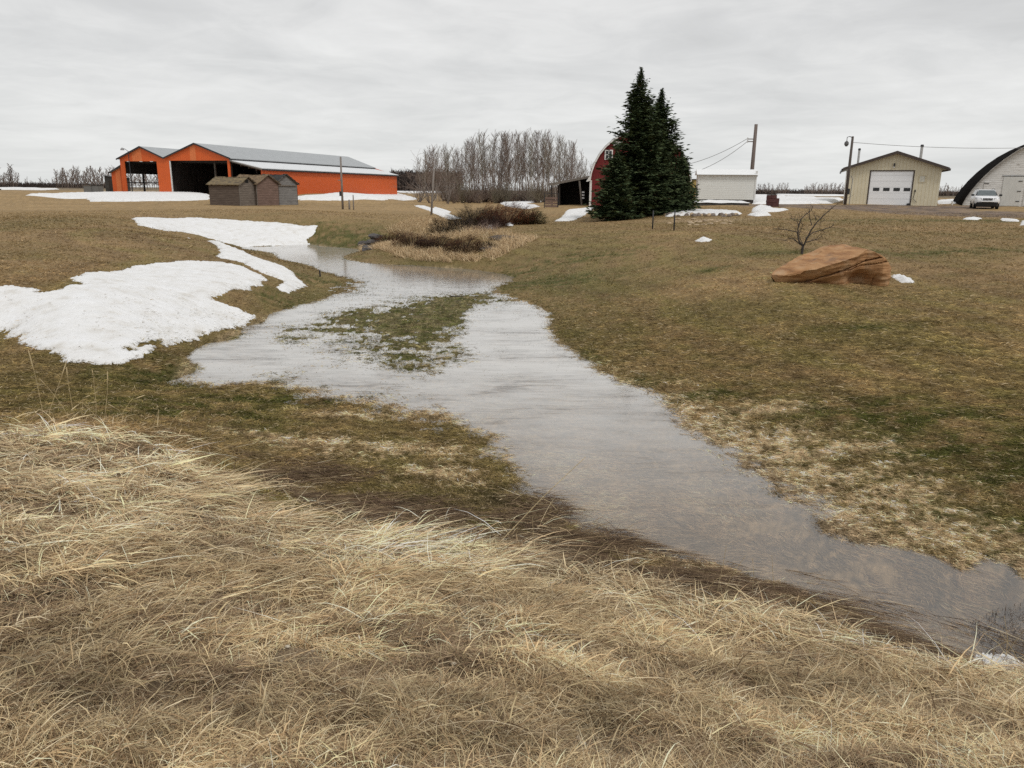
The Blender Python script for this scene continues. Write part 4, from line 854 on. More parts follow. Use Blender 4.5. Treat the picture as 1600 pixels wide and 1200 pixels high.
# windscreen leans on the cabin front
MB().hexa([(-.70, -.93, 1.09), (.70, -.93, 1.09), (.70, -.90, 1.09), (-.70, -.90, 1.09)], [(-.58, -.345, 1.52), (.58, -.345, 1.52), (.58, -.31, 1.52), (-.58, -.31, 1.52)]).build('windscreen', simple('windscreen_glass', (.10, .12, .125), rough=.1, spec=.6), car)
for s in (-1, 1):
    MB().tube([(s * .60, -.2, 1.57), (s * .58, .1, 1.63), (s * .58, 1.5, 1.63), (s * .60, 1.7, 1.57)], .022, 6).build('roof_rail', BLKP, car)
    mr = loft([(-.95, .06, 1.08, 1.16, .6), (-.90, .12, 1.04, 1.2, .5), (-.80, .11, 1.05, 1.2, .5), (-.76, .07, 1.08, 1.17, .6)], 12); mr.v = [(a + s * 1.0, b, c) for a, b, c in mr.v]; mr.build('wing_mirror', BLKP, car, smooth=True)
    hl = MB().hexa([(s * .42, -2.20, .71), (s * .82, -2.08, .71), (s * .82, -1.95, .71), (s * .42, -2.0, .71)][::s], [(s * .43, -2.18, .89), (s * .84, -2.05, .92), (s * .84, -1.9, .92), (s * .43, -2.0, .89)][::s]).build('headlight', LENS, car, bevel=.02)
    MB().tube([(s * .62, -2.14, .56), (s * .62, -2.17, .56)], .06, 10).build('fog_light', LENS, car)
    for yy in (-1.35, 1.35):
        wh = empty('wheel', (s * .80, yy, .34)); wh.parent = car
        MB().tube([(-.11, 0, 0), (-.09, 0, 0), (.09, 0, 0), (.11, 0, 0)], [.29, .34, .34, .29], 22).build('tyre', TYRE, wh, smooth=False)
        MB().tube([(.112 * s, 0, 0), (.118 * s, 0, 0)], [.21, .19], 16).build('rim', CHR, wh)
g_ = MB()
for k in range(7): a = -.30 + k * .1; g_.hexa([(a - .034, -2.22, .70), (a + .034, -2.22, .70), (a + .034, -2.10, .70), (a - .034, -2.10, .70)], [(a - .034, -2.19, .88), (a + .034, -2.19, .88), (a + .034, -2.06, .88), (a - .034, -2.06, .88)])
g_.build('grille', BLKP, car)
MB().hexa([(-.66, -2.2, .22), (.66, -2.2, .22), (.80, -1.9, .24), (-.80, -1.9, .24)], [(-.72, -2.225, .56), (.72, -2.225, .56), (.86, -1.95, .56), (-.86, -1.95, .56)]).build('bumper', BLKP, car, bevel=.03)
MB().box(-.8, -1.8, .18, .8, 1.9, .4).build('underside', BLKP, car)
MB().box(-.5, -2.26, .57, .5, -2.19, .66).build('bumper_trim', PAINT, car, bevel=.02)

# ------------------------------------------------------------------ boulder
x, y, z = hit(1305, 445); st = [  # x, yfb, zfb, ym, zm, yft, zft, ybt, zbt, ybb
 (-1.37, -.02, .12, -.06, .16, -.05, .20, .06, .21, .05), (-1.22, -.12, -.05, -.22, .12, -.26, .24, .28, .28, .25), (-1.0, -.16, -.05, -.30, .12, -.46, .29, .52, .36, .5),
 (-.5, -.20, -.05, -.38, .15, -.62, .43, .85, .57, .85), (-.1, -.26, -.05, -.42, .20, -.66, .545, 1.0, .70, 1.0), (.10, -.28, -.05, -.44, .22, -.64, .605, 1.05, .79, 1.1), (.25, -.30, -.05, -.42, .26, -.60, .66, 1.06, .85, 1.1),
 (.5, -.10, -.05, -.28, .36, -.46, .76, 1.05, .88, 1.1), (.73, -.02, -.05, -.26, .38, -.30, .85, .98, .88, 1.0), (.9, -.10, -.05, -.34, .36, -.34, .80, .85, .82, .9), (1.08, -.34, -.05, -.48, .30, -.44, .72, .65, .74, .75),
 (1.22, -.34, -.05, -.44, .25, -.40, .58, .50, .62, .65), (1.36, -.25, -.05, -.32, .20, -.28, .42, .32, .46, .45), (1.42, -.08, .08, -.12, .18, -.10, .30, .12, .32, .2)]
st = np.array(st); xs = np.linspace(-1.37, 1.42, 170); cols_ = [np.interp(xs, st[:, 0], st[:, k]) for k in range(1, 10)]
yfb, zfb, ym, zm, yft, zft, ybt, zbt, ybb = cols_
rows = []
def seg(y0, z0, y1, z1, n, last=False):
    for t in np.linspace(0, 1, n, endpoint=last): rows.append((y0 + (y1 - y0) * t, z0 + (z1 - z0) * t))
seg(yfb, zfb, ym, zm, 22); seg(ym, zm, yft, zft, 22); seg(yft, zft, ybt, zbt, 40); seg(ybt, zbt, ybb, zfb, 24, True)
Yr = np.array([a for a, b in rows]); Zr = np.array([b for a, b in rows]); Xr = np.tile(xs, (len(rows), 1))
cen = np.array([0, .15, .35])
# strata planes rise gently to +x: ledges come from a stepped noise across them
sc_ = (Zr - .27 * Xr) * 1.0 + .10 * fbm(Xr * 1.2, Yr * 1.2, 3)
front = sstep(.0, 1.0, (np.arange(len(rows))[:, None] < 46).astype(float) * np.ones_like(Xr))
led = (np.abs(pn(sc_ * 4.5 + 2, Xr * .45 + 4)) * .40 + .08 * np.abs(pn(sc_ * 17.0, Xr * 1.1)))
crack = np.exp(-((Zr - .16 - .335 * (Xr + .45) * 1.05) / .014) ** 2) * sstep(-1.0, -.3, Xr) * (1 - sstep(1.0, 1.15, Xr)) * 1.0 + .6 * np.exp(-((sc_ - .30) / .012) ** 2) * sstep(-.2, .2, Xr)
dY = front * (.11 * led - .03 + .12 * crack) ; recess = front * .22 * np.exp(-((Xr - .62) / .27) ** 2 - ((Zr - .14) / .15) ** 2) + front * .10 * np.exp(-((Xr - 1.0) / .03) ** 2) * sstep(.45, .1, Zr) * -1 * -1
Y2 = Yr + dY + recess + .02 * fbm(Xr * 5, Zr * 7 + Yr * 3, 4); top = (np.arange(len(rows))[:, None] >= 44) & (np.arange(len(rows))[:, None] < 84)
Z2 = Zr + .035 * fbm(Xr * 2.5, Yr * 2.5, 4) * (Zr > .05) - top * (.05 * sstep(.35, .6, pn(Xr * 1.1 + 3 + Yr, Yr * 3 - Xr)) ) + .01 * fbm(Xr * 14, Yr * 14, 2)
V = np.stack([Xr, Y2, Z2], -1).reshape(-1, 3); nc = len(xs); i_ = (np.arange(len(rows) - 1)[:, None] * nc + np.arange(nc - 1)[None]).ravel()
V = np.concatenate([V, [[xs[0] - .01, float(Y2[:, 0].mean()), float(Z2[:, 0].mean())], [xs[-1] + .01, float(Y2[:, -1].mean()), float(Z2[:, -1].mean())]]])
e0 = np.arange(len(rows) - 1) * nc; cap0 = np.stack([e0 + nc, e0, np.full(len(e0), len(V) - 2)], 1); e1_ = e0 + nc - 1; cap1 = np.stack([e1_, e1_ + nc, np.full(len(e0), len(V) - 1)], 1)
m, nt, bs = new_mat('red_sandstone')
t = N(nt, 'ShaderNodeTexCoord'); mp = N(nt, 'ShaderNodeMapping', inp={0: t.outputs['Object'], 'Rotation': (0, R(18), 0), 'Scale': (.35, .5, 5.5)})
no = N(nt, 'ShaderNodeTexNoise', inp={'Vector': mp.outputs[0], 'Scale': 2.6, 'Detail': 7.0, 'Roughness': .6, 'Distortion': .3}); n3_ = N(nt, 'ShaderNodeTexNoise', inp={'Vector': t.outputs['Object'], 'Scale': 2.2, 'Detail': 6.0})
c1 = ramp(nt, no.outputs[0], [(.30, (.19, .092, .042)), (.45, (.31, .16, .070)), (.58, (.41, .235, .112)), (.72, (.33, .165, .072))])
c2 = mixc(nt, ramp(nt, n3_.outputs[0], [(.55, 0.0), (.68, .75)]), c1, (.40, .27, .16))
c3 = mixc(nt, ramp(nt, n3_.outputs[0], [(.30, .55), (.40, 0.0)]), c2, (.13, .09, .07))
nt.links.new(c3, bs.inputs['Base Color']); bs.inputs['Roughness'].default_value = .85
hh = math_n(nt, 'ADD', no.outputs[0], math_n(nt, 'MULTIPLY', n3_.outputs[0], .5)); b = N(nt, 'ShaderNodeBump', inp={'Height': hh, 'Strength': .7, 'Distance': .04}); nt.links.new(b.outputs[0], bs.inputs['Normal'])
bo = mesh_np('boulder', V, [np.stack([i_, i_ + 1, i_ + nc + 1, i_ + nc], 1), cap0, cap1], m, smooth=True)
sm = bo.modifiers.new('edges', 'EDGE_SPLIT'); sm.split_angle = R(28)
bo.location = (x, y + .45, z - .02); bo.scale = (1.0, 1.0, 1.0); tag(bo, 'large wedge-shaped red sandstone boulder lying on the lawn', 'boulder')
# ------------------------------------------------------------------ bare trees
BARK = simple('grey_bark', (.20, .17, .15), var=.4, scale=3); TWIG = simple('brown_twigs', (.175, .13, .105), var=.35, scale=.6); TWIG2 = simple('olive_twigs', (.17, .145, .10), var=.3, scale=.6)
PALE = simple('pale_aspen_bark', (.36, .33, .29), var=.4, scale=2); DTWIG = simple('dark_twigs', (.045, .033, .028), var=.3, scale=3)
def tubes_np(segs, sides=3):
    """segs: list of (p0, p1, r0, r1); returns V, F as separate tapered prisms"""
    S = np.array([(*a, *b, c, d) for a, b, c, d in segs]); p0 = S[:, :3]; p1 = S[:, 3:6]; r0 = S[:, 6]; r1 = S[:, 7]
    d = p1 - p0; d /= np.linalg.norm(d, axis=1)[:, None] + 1e-9
    up = np.where(np.abs(d[:, 2:3]) < .9, [[0, 0, 1.0]], [[1.0, 0, 0]]); a = np.cross(d, up); a /= np.linalg.norm(a, axis=1)[:, None]; b = np.cross(d, a)
    V = []
    for k in range(sides):
        c_, s_ = math.cos(2 * PI * k / sides), math.sin(2 * PI * k / sides); V.append(p0 + (a * c_ + b * s_) * r0[:, None])
    for k in range(sides):
        c_, s_ = math.cos(2 * PI * k / sides), math.sin(2 * PI * k / sides); V.append(p1 + (a * c_ + b * s_) * r1[:, None])
    V = np.stack(V, 1).reshape(-1, 3); n = len(S); base = np.arange(n)[:, None] * 2 * sides
    F = np.concatenate([base + np.array([[k, (k + 1) % sides, sides + (k + 1) % sides, sides + k]]) for k in range(sides)])
    return V, F
def grow(rng, p, d, L, r, depth, trunk, twigs, up=.25, fork=(2, 4), wig=.18, taper=.6, minr=.008, spread=.7, seglen=4):
    """recursive branch; first levels into trunk list, fine ones into twigs list"""
    n = seglen; pos = np.array(p, float); d = np.array(d, float); rr0 = r; pts = [(pos.copy(), d.copy(), r)]
    for i in range(n):
        d = d + rng.randn(3) * wig * .5 + np.array([0, 0, up * .3]); d /= np.linalg.norm(d)
        q2 = pos + d * L / n; r2 = max(minr, rr0 * (1 - (1 - taper) * (i + 1) / n)); (trunk if depth >= 2 else twigs).append((pos, q2, r, r2)); pos = q2; r = r2; pts.append((pos.copy(), d.copy(), r))
    if depth <= 0: return
    for k in range(rng.randint(*fork)):
        i = rng.randint(1, n + 1); pp, dd, r_i = pts[i]; ax = rng.randn(3); ax -= ax @ dd * dd; ax /= np.linalg.norm(ax)
        nd = dd * (1 - spread * .5) + ax * spread * rng.uniform(.6, 1.2); nd[2] += up; nd /= np.linalg.norm(nd)
        grow(rng, pp, nd, L * rng.uniform(.5, .8), max(minr, r_i * .62), depth - 1, trunk, twigs, up, fork, wig, taper, minr, spread, max(2, n - 1))
def poplar(seed, h, r=.13, minr=.018, nb=34, start=.3, mats=None, width=.2, fine=5):
    rng = np.random.RandomState(seed); T = []; W = []; pos = np.zeros(3); pos[2] = -.4; d = np.array([rng.uniform(-.05, .05), rng.uniform(-.05, .05), 1.0]); n = 12; P_ = []
    for i in range(n):
        d = d + rng.randn(3) * .045; d[2] = max(d[2], .9); d /= np.linalg.norm(d); q2 = pos + d * (h + .4) / n; a = r * (1 - .85 * i / n); b = r * (1 - .85 * (i + 1) / n); T.append((pos, q2, a, max(b, minr))); P_.append((pos, q2, a)); pos = q2
    for k in range(nb):
        t = start + (1 - start) * (k + rng.rand()) / nb; i = min(n - 1, int(t * n)); u = t * n - i; p = P_[i][0] * (1 - u) + P_[i][1] * u; a = rng.rand() * 2 * PI
        L = h * width * (1.15 - t) ** .7 * rng.uniform(.7, 1.3) + .3; s = rng.uniform(.45, .8); dd = np.array([math.cos(a) * s, math.sin(a) * s, 1.0 - .25 * (1 - t)]); dd /= np.linalg.norm(dd)
        rr1 = max(minr * 1.3, P_[i][2] * .42); p1_ = p; npt = 3
        for j in range(npt):
            dd = dd + rng.randn(3) * .10 + np.array([0, 0, .05]); dd /= np.linalg.norm(dd); q2 = p1_ + dd * L / npt; W.append((p1_, q2, max(minr, rr1 * (1 - .25 * j)), max(minr, rr1 * (1 - .25 * (j + 1)))))
            for _ in range(fine // 2 + 1):
                u = rng.rand(); pp = p1_ * (1 - u) + q2 * u; e = dd + rng.randn(3) * .42; e[2] += .2; e /= np.linalg.norm(e); l2 = L * rng.uniform(.18, .45); W.append((pp, pp + e * l2, minr, minr * .6))
            p1_ = q2
    return T, W
def tree_proto(name, T, W, mt, mw, sides=5):
    V, F = tubes_np(T, sides); t = bpy.data.meshes.new('tmp')
    o = mesh_np('trunk', V, F, mt, None, smooth=True); V, F = tubes_np(W, 3); c = mesh_np('crown', V, F, mw, None)
    me = (o.data, c.data); bpy.data.objects.remove(o); bpy.data.objects.remove(c); bpy.data.meshes.remove(t); return me
def put_tree(protos, x, y, rz, s, label, group, name='bare_poplar', cat='tree', sz=None, parts=True, dz=0):
    e = bpy.data.objects.new(name, None); COL.objects.link(e); e.location = (x, y, float(H(x, y)) + dz); e.rotation_euler = (0, 0, rz); e.scale = (s, s, s if sz is None else sz)
    tag(e, label, cat, group)
    for nm, me in zip(('trunk', 'crown'), protos): o = bpy.data.objects.new(nm, me); COL.objects.link(o); o.parent = e
    return e
GP = [tree_proto('p', *poplar(10 + k, 11.0, .088, .011, 38, .22 + .02 * k, fine=7), (PALE, BARK, BARK, PALE, BARK, BARK, PALE)[k], (TWIG, TWIG, TWIG2, TWIG, TWIG, TWIG, TWIG2)[k]) for k in range(7)]
rng = np.random.RandomState(5)
top_px = [640, 665, 690, 715, 740, 760, 800, 850, 875, 900, 925]; top_y = [256, 238, 227, 226, 216, 208, 209, 206, 215, 228, 262]
NTREE = 118
for k in range(NTREE):
    px = 652 + (925 - 652) * (k + rng.rand()) / NTREE; D = rng.uniform(122, 160) if px < 860 else rng.uniform(112, 150); x, y, _ = P(px, 300, D)
    ty = np.interp(px, top_px, top_y) + abs(rng.randn()) * 14 * (rng.rand() < .65); hh = P(px, ty, D)[2] - float(H(x, y)); s = hh / 11.2; s_h = max(.55, min(s, 1.2) * rng.uniform(.85, 1.15))
    put_tree(GP[rng.randint(7)], x, y, rng.rand() * 6.28, s_h, 'bare leafless poplar standing in the grove between the orange shed and the dark lean-to', 'bare poplars of the grove', sz=s)
# shrubs at the foot of the grove
def shrub_segs(seed, h, n=40, minr=.012, spread=.5, r0=.02, dep=1):
    rng = np.random.RandomState(seed); T = []; W = []
    for k in range(n):
        a = rng.rand() * 2 * PI; s = rng.uniform(.05, spread); d = np.array([math.cos(a) * s, math.sin(a) * s, 1.0]); d /= np.linalg.norm(d)
        grow(rng, (math.cos(a) * .25 * rng.rand(), math.sin(a) * .25 * rng.rand(), -.1), d, h * rng.uniform(.5, .95), r0, dep, T, W, .15, (2, 5), .22, .5, minr, .6, 4)
    return W + T
SHW = []
for k in range(4): V, F = tubes_np(shrub_segs(50 + k, 3.6, 34, .012, .55, .028), 3); o = mesh_np('willow_shrub', V, F, (TWIG, TWIG, TWIG2, TWIG)[k]); SHW.append(o.data); bpy.data.objects.remove(o)
rng = np.random.RandomState(8)
for k in range(46):
    px = 690 + (905 - 690) * (k + rng.rand()) / 46; D = rng.uniform(108, 130); x, y, _ = P(px, 300, D); s = rng.uniform(.55, 1.0) 
    o = bpy.data.objects.new('willow_shrub', SHW[rng.randint(4)]); COL.objects.link(o); o.location = (x, y, float(H(x, y))); o.scale = (s * 1.3, s * 1.3, s * rng.uniform(.7, 1.1)); o.rotation_euler = (0, 0, rng.rand() * 6)
    tag(o, 'leafless brown willow shrub thick at the foot of the poplar grove', 'shrub', 'willow shrubs under the grove')
# a rounded bushy willow at the grove's open end
for k, (px, D, h_, lb) in enumerate(((672, 104, 6.4, 'wide rounded bare willow at the open end of the grove, behind the leaning pole'), (700, 110, 6.0, 'rounded bare willow next to the widest one at the grove end'), (655, 112, 4.6, 'smallest rounded willow, out on its own at the grove end'))):
    rg = np.random.RandomState(70 + k); T = []; W = []
    for j in range(7):
        a = rg.rand() * 6.28; s_ = rg.uniform(.2, .8); d = np.array([math.cos(a) * s_, math.sin(a) * s_, 1.0]); d /= np.linalg.norm(d); grow(rg, (0, 0, -.2), d, h_ * .55, .06, 3, T, W, .16, (2, 5), .2, .5, .011, .75, 4)
    pr = tree_proto('w', T, W, BARK, TWIG, 4); x, y, _ = P(px, 300, D); put_tree(pr, x, y, 0, 1, lb, None, 'bare_willow')
# far rows: single-mesh trees
FARP = []
for k in range(5):
    T, W = poplar(30 + k, 10, .16, .055, 22, .15, width=.24, fine=3); V, F = tubes_np(T + W, 3); o = mesh_np('distant_tree', V, F, TWIG); FARP.append(o.data); bpy.data.objects.remove(o)
def row(px0, px1, n, D, y0, y1, label, group, seed, jit=25, wide=1.0, yb=None):
    rg = np.random.RandomState(seed)
    for k in range(n):
        px = px0 + (px1 - px0) * (k + rg.rand()) / n; d_ = D + rg.uniform(-jit, jit); x, y, _ = P(px, 300, d_); u = rg.rand(); yt = y0 + (y1 - y0) * u
        h_ = P(px, yt, d_)[2] - float(H(x, y)); o = bpy.data.objects.new('distant_tree', FARP[rg.randint(5)]); COL.objects.link(o); o.location = (x, y, float(H(x, y))); s = h_ / 10.0
        o.scale = (s * rg.uniform(.9, 1.4) * wide, s * rg.uniform(.9, 1.4) * wide, s); o.rotation_euler = (0, 0, rg.rand() * 6); tag(o, label, 'tree', group)
row(-40, 30, 24, 330, 256, 276, 'bare tree in the bluff cut by the frame edge, far beyond the lawn', 'bluff of far trees at the frame edge', 1)
row(88, 192, 42, 330, 260, 272, 'bare tree in the far row behind the black shed and metal bins', 'far tree row behind the bins', 2)
row(40, 90, 12, 520, 276, 287, 'small far bare bush in the gap between two distant tree rows', 'small far bushes in the gap', 3)
row(190, 290, 34, 300, 262, 272, 'bare tree seen through the open bay of the orange shed', 'far trees seen through the shed', 4)
row(1184, 1232, 22, 430, 285, 296, 'bare tree in the far clump just past the white shed', 'far clump past the white shed', 5, wide=1.2)
row(1256, 1322, 34, 430, 284, 293, 'bare tree in the far row before the beige garage', 'far tree row before the garage', 6)
row(1464, 1510, 18, 360, 286, 295, 'bare tree in the far gap between garage and arched building', 'far trees between garage and arched building', 7)
def mass(name, spans, D, hgt, label, seed, dens, mat=TWIG, thick=.09):
    rg = np.random.RandomState(seed); S = []
    for px0, px1 in spans:
        n = int((px1 - px0) * dens)
        for k in range(n):
            px = rg.uniform(px0, px1); d_ = D + rg.uniform(-20, 20); x, y, _ = P(px, 300, d_); z = float(_bil(GH, np.array([x]), np.array([y]))[0]) - .3; h_ = hgt * rg.uniform(.55, 1.0)
            a = np.array([x, y, z]); b_ = a + np.array([rg.randn() * .25, rg.randn() * .25, h_]); S.append((a, b_, thick * 1.3, thick * .5))
            for _ in range(4):
                u = rg.uniform(.2, .95); c_ = a + (b_ - a) * u; S.append((c_, c_ + np.array([rg.randn() * .9, rg.randn() * .5, rg.uniform(.4, 1.8)]), thick * .6, thick * .35))
    V, F = tubes_np(S, 3); return tag(mesh_np(name, V, F, mat), label, 'woods', kind='stuff')
mass('treeline', [(612, 720)], 300, 8.0, 'dense dark far-off wood beyond the orange shed', 11, 16, DTWIG, .12)
mass('hedgerow', [(-60, 200), (1170, 1330), (1455, 1500), (860, 930)], 470, 2.6, 'low dark brush line along the far field edges', 12, 5, DTWIG, .16)

# ------------------------------------------------------------------ small bare fruit tree by the boulder
bx, by, bz = hit(1253, 396); s_ = by * .97 / FOC
def pxp(px, py, dy=0.0): return np.array([(px - 1253) * s_, dy, (396 - py) * s_ ])
T = []; W = []; rg = np.random.RandomState(3)
def limb(pts, r0, r1, dst):
    for i in range(len(pts) - 1):
        a = r0 + (r1 - r0) * i / (len(pts) - 1); b_ = r0 + (r1 - r0) * (i + 1) / (len(pts) - 1); dst.append((pts[i], pts[i + 1], a, b_))
limb([pxp(1253, 400), pxp(1253, 388), pxp(1254, 381)], .042, .036, T)
L_ = [([(1253,383),(1247,377),(1244,368),(1243,356),(1246,343),(1254,335),(1262,329),(1264,322)], .026), ([(1254,382),(1257,372),(1262,358),(1268,347),(1276,337),(1284,328),(1292,320),(1297,316)], .026),
      ([(1253,384),(1245,378),(1239,373),(1231,372),(1227,376)], .018), ([(1244,363),(1236,361),(1226,359),(1214,358),(1204,357)], .013), ([(1257,372),(1266,363),(1278,359),(1292,355),(1299,350)], .018),
      ([(1257,378),(1266,375),(1274,372),(1280,367)], .016), ([(1265,352),(1262,343),(1260,334),(1261,325)], .014), ([(1254,383),(1250,374),(1247,368),(1249,360),(1252,352),(1249,345)], .012), ([(1243,355),(1240,346),(1233,344),(1226,340)], .009), ([(1270,345),(1271,336),(1279,343),(1280,347)], .007)]
for pts, r0 in L_:
    dy = 0; dstep = rg.uniform(-.05, .05); pp = []
    for i, (a, b_) in enumerate(pts): dy += dstep; pp.append(pxp(a + rg.uniform(-.4, .4), b_, dy))
    limb(pp, r0, .006, T if r0 > .012 else W)
    for i in range(1, len(pp)):
        for _ in range(3):
            u = rg.rand(); c_ = pp[i - 1] * (1 - u) + pp[i] * u; e = (pp[i] - pp[i - 1]); e /= np.linalg.norm(e); e = e * .5 + rg.randn(3) * .55; e[2] += .15; l2 = rg.uniform(.06, .2); mid = c_ + e * l2; W.append((c_, mid, .006, .004)); W.append((mid, mid + (e + rg.randn(3) * .4) * l2 * .6, .004, .003))
pr = tree_proto('f', T, W, simple('dark_bark', (.05, .042, .038), var=.3, scale=10), DTWIG, 7); e = put_tree(pr, bx, by, 0, 1, 'small gnarled leafless fruit tree behind the boulder', None, 'fruit_tree')

# ------------------------------------------------------------------ spruces
NEED = vcol_mat('spruce_needles', scale=9, lo=.7, hi=1.3, bump=0, rough=.75, spec=.1)
def spruce(px, D, h, rad, seed, label, topcut=1.0, low=0.03, loc=None, skew=None):
    rg = np.random.RandomState(seed); x, y, z = spot(px, D); r = empty('spruce_tree', (x, y, z), 0, label, 'tree', None)
    MB().tube([(0, 0, -.3), (0, 0, h * .5), (0, 0, h * .97)], [.2, .11, .02], 10).build('trunk', BARK, r)
    V = []; Cc = []; nb = int(h * 84)
    Q = []
    for k in range(nb):
        t = low + (1 - low) * ((k + rg.rand()) / nb) ** 1.0; zz_ = h * t; a = rg.rand() * 2 * PI
        prof_ = ((1 - t) ** .88 if t < .7 else (1 - t) ** 1.05 * 1.22) * (1 if t > .08 else .8 + 2.5 * t); whorl = .74 + .34 * rg.rand() ** 1.5 + .17 * math.sin(zz_ * 9 + a * .5) + .12 * float(pn(a * 1.1 + seed, zz_ * 1.3))
        if t > .82: whorl *= rg.uniform(.6, 1.3)
        L = max(.05, rad * prof_ * whorl * (1 + .12 * math.sin(a * 3 + seed)))
        dr = rg.uniform(-.36, -.08) * (1 - t) + .75 * t ** 3; ca, sa = math.cos(a), math.sin(a)
        ns = max(3, int(L / .16))
        for j in range(ns):
            u = (j + .5 + rg.uniform(-.3, .3)) / ns
            rr_ = L * u; bz_ = zz_ + rr_ * dr + .28 * rr_ * u * (.5 if t < .8 else .3)
            wdt = .30 * (1 - u * .75) * min(1, L) + .06 * min(1, L * 2)
            for side in (-1, 1, 0):
                ex = ca * rr_ - sa * side * wdt * rg.uniform(.5, 1.1); ey = sa * rr_ + ca * side * wdt * rg.uniform(.5, 1.1); ez = bz_ + rg.uniform(-.07, .04) - .05 * abs(side)
                Q.append((ex, ey, ez, a + side * .8 + rg.uniform(-.35, .35), rg.uniform(.17, .34) * (.7 + .3 * min(1, L)) * (1 if t < .8 else .28 + .72 * (1 - t) * 5), rg.rand(), u, t))
        Q.append((ca * L, sa * L, zz_ + L * dr + .26 * L, a, .26 if t < .85 else .12, rg.rand(), 1.0, t))
    for k in range(14): Q.append((rg.randn() * .03, rg.randn() * .03, h * (.955 + .05 * k / 14), rg.rand() * 6.28, .07, .5, .3, 1.0))
    Q = np.array(Q); n = len(Q); c = Q[:, :3]; a = Q[:, 3]; s = Q[:, 4]
    d = np.stack([np.cos(a), np.sin(a), rg.uniform(-.35, .25, n) + .15 * Q[:, 6]], 1); d /= np.linalg.norm(d, axis=1)[:, None]
    sv = np.stack([-np.sin(a), np.cos(a), rg.uniform(-.5, .5, n)], 1); nv = np.cross(d, sv)
    # each spray: a drooping little fan of four needle-clad shoots
    Vs = []; Fs = []; base = 0; cs = []
    colb = np.array([.042, .062, .030])[None] * (0.55 + .9 * Q[:, 5:6]) + np.array([.03, .026, .006])[None] * np.clip(Q[:, 6:7] - .45, 0, 1) * (rg.rand(n, 1) < .7)
    brownm = (rg.rand(n) < .06)[:, None] & (Q[:, 6:7] < .7); colb = np.where(brownm, np.array([[.07, .04, .018]]), colb)
    for ang, ln in ((0, 1.0), (.65, .75), (-.65, .75), (1.3, .5), (-1.3, .5)):
        dd = d * math.cos(ang) + sv * math.sin(ang); pw = np.cross(dd, nv); pw /= np.linalg.norm(pw, axis=1)[:, None] + 1e-9
        pw = pw * .8 + nv * rg.uniform(-.6, .6, (n, 1)); tip = c + dd * (s * ln)[:, None] + np.array([0, 0, -.02]); wd_ = (s * .17)[:, None]; mid = c + dd * (s * ln * .45)[:, None]
        Vs.append(np.stack([c, mid + pw * wd_, tip, mid - pw * wd_], 1).reshape(-1, 3)); cs.append(np.repeat(colb, 4, 0) * (1 + .3 * (ang == 0)))
    V = np.concatenate(Vs); F = np.arange(len(V)).reshape(-1, 4); mesh_np('crown', V, F, NEED, r, cols=np.concatenate(cs)); 
    return r
spruce(993, 50.5, 8.95, 2.85, 1, 'tallest dark green spruce, its top pointed above all others')
spruce(1026, 53.0, 7.9, 2.65, 2, 'second spruce, shorter and half hidden behind the tallest one')
spruce(961, 47.5, 4.0, 1.75, 3, 'low broad young spruce pressed against the foot of the tallest one')
spruce(1062, 56.5, 4.0, 1.6, 4, 'spreading small spruce nearest the white shed', low=.06)

# ------------------------------------------------------------------ blades
BLADE = blade_mat('grass_blade')
def blades(name, X, Y, Z, ang, elev, L, wd, col, parent=None, segs=3, droop=.5, curl=.3, seed=0, label=None, cat=None, kind='stuff', dz=None):
    rg = np.random.RandomState(seed); n = len(X); d = np.stack([np.cos(ang) * np.cos(elev), np.sin(ang) * np.cos(elev), np.sin(elev)], 1)
    sidev = np.stack([-np.sin(ang), np.cos(ang), np.zeros(n)], 1); cu = rg.uniform(-1, 1, n) * curl
    p0 = np.stack([X, Y, Z], 1); Vs = []
    sv = sidev * rg.uniform(.5, 1, n)[:, None] + np.array([0, 0, 1.0]) * rg.uniform(-.8, .8, n)[:, None]
    for k in range(segs + 1):
        t = k / segs; p = p0 + d * (L * t)[:, None] + sidev * (cu * L * t * t)[:, None] + np.array([0, 0, -1.0]) * ((L * np.sin(np.abs(elev)) * droop) * t * t)[:, None]
        if dz is not None: p[:, 2] += dz * np.sin(PI * t)
        w_ = wd * (1 - t ** 2 * .85)
        if k < segs: Vs += [p - sv * w_[:, None] / 2, p + sv * w_[:, None] / 2]
        else: Vs += [p]
    m_ = 2 * segs + 1; V = np.stack(Vs, 1).reshape(-1, 3); b0 = np.arange(n)[:, None] * m_
    Fq = [b0 + np.array([[2 * k, 2 * k + 1, 2 * k + 3, 2 * k + 2]]) for k in range(segs - 1)]; Ft = b0 + np.array([[2 * segs - 2, 2 * segs - 1, 2 * segs]])
    o = mesh_np(name, V, ([np.concatenate(Fq)] if Fq else []) + [Ft], BLADE, parent, cols=np.repeat(col, m_, 0)); return tag(o, label, cat, kind=kind)
def wedge(rg, n, a0, a1, r0, r1, p=1.0):   # even in azimuth and log distance: as many blades per patch of view near as far
    a = rg.uniform(a0, a1, n); l = math.log(r0) + (math.log(r1 / r0)) * rg.rand(n) ** p; r = np.exp(l); return r * np.sin(a), r * np.cos(a), r
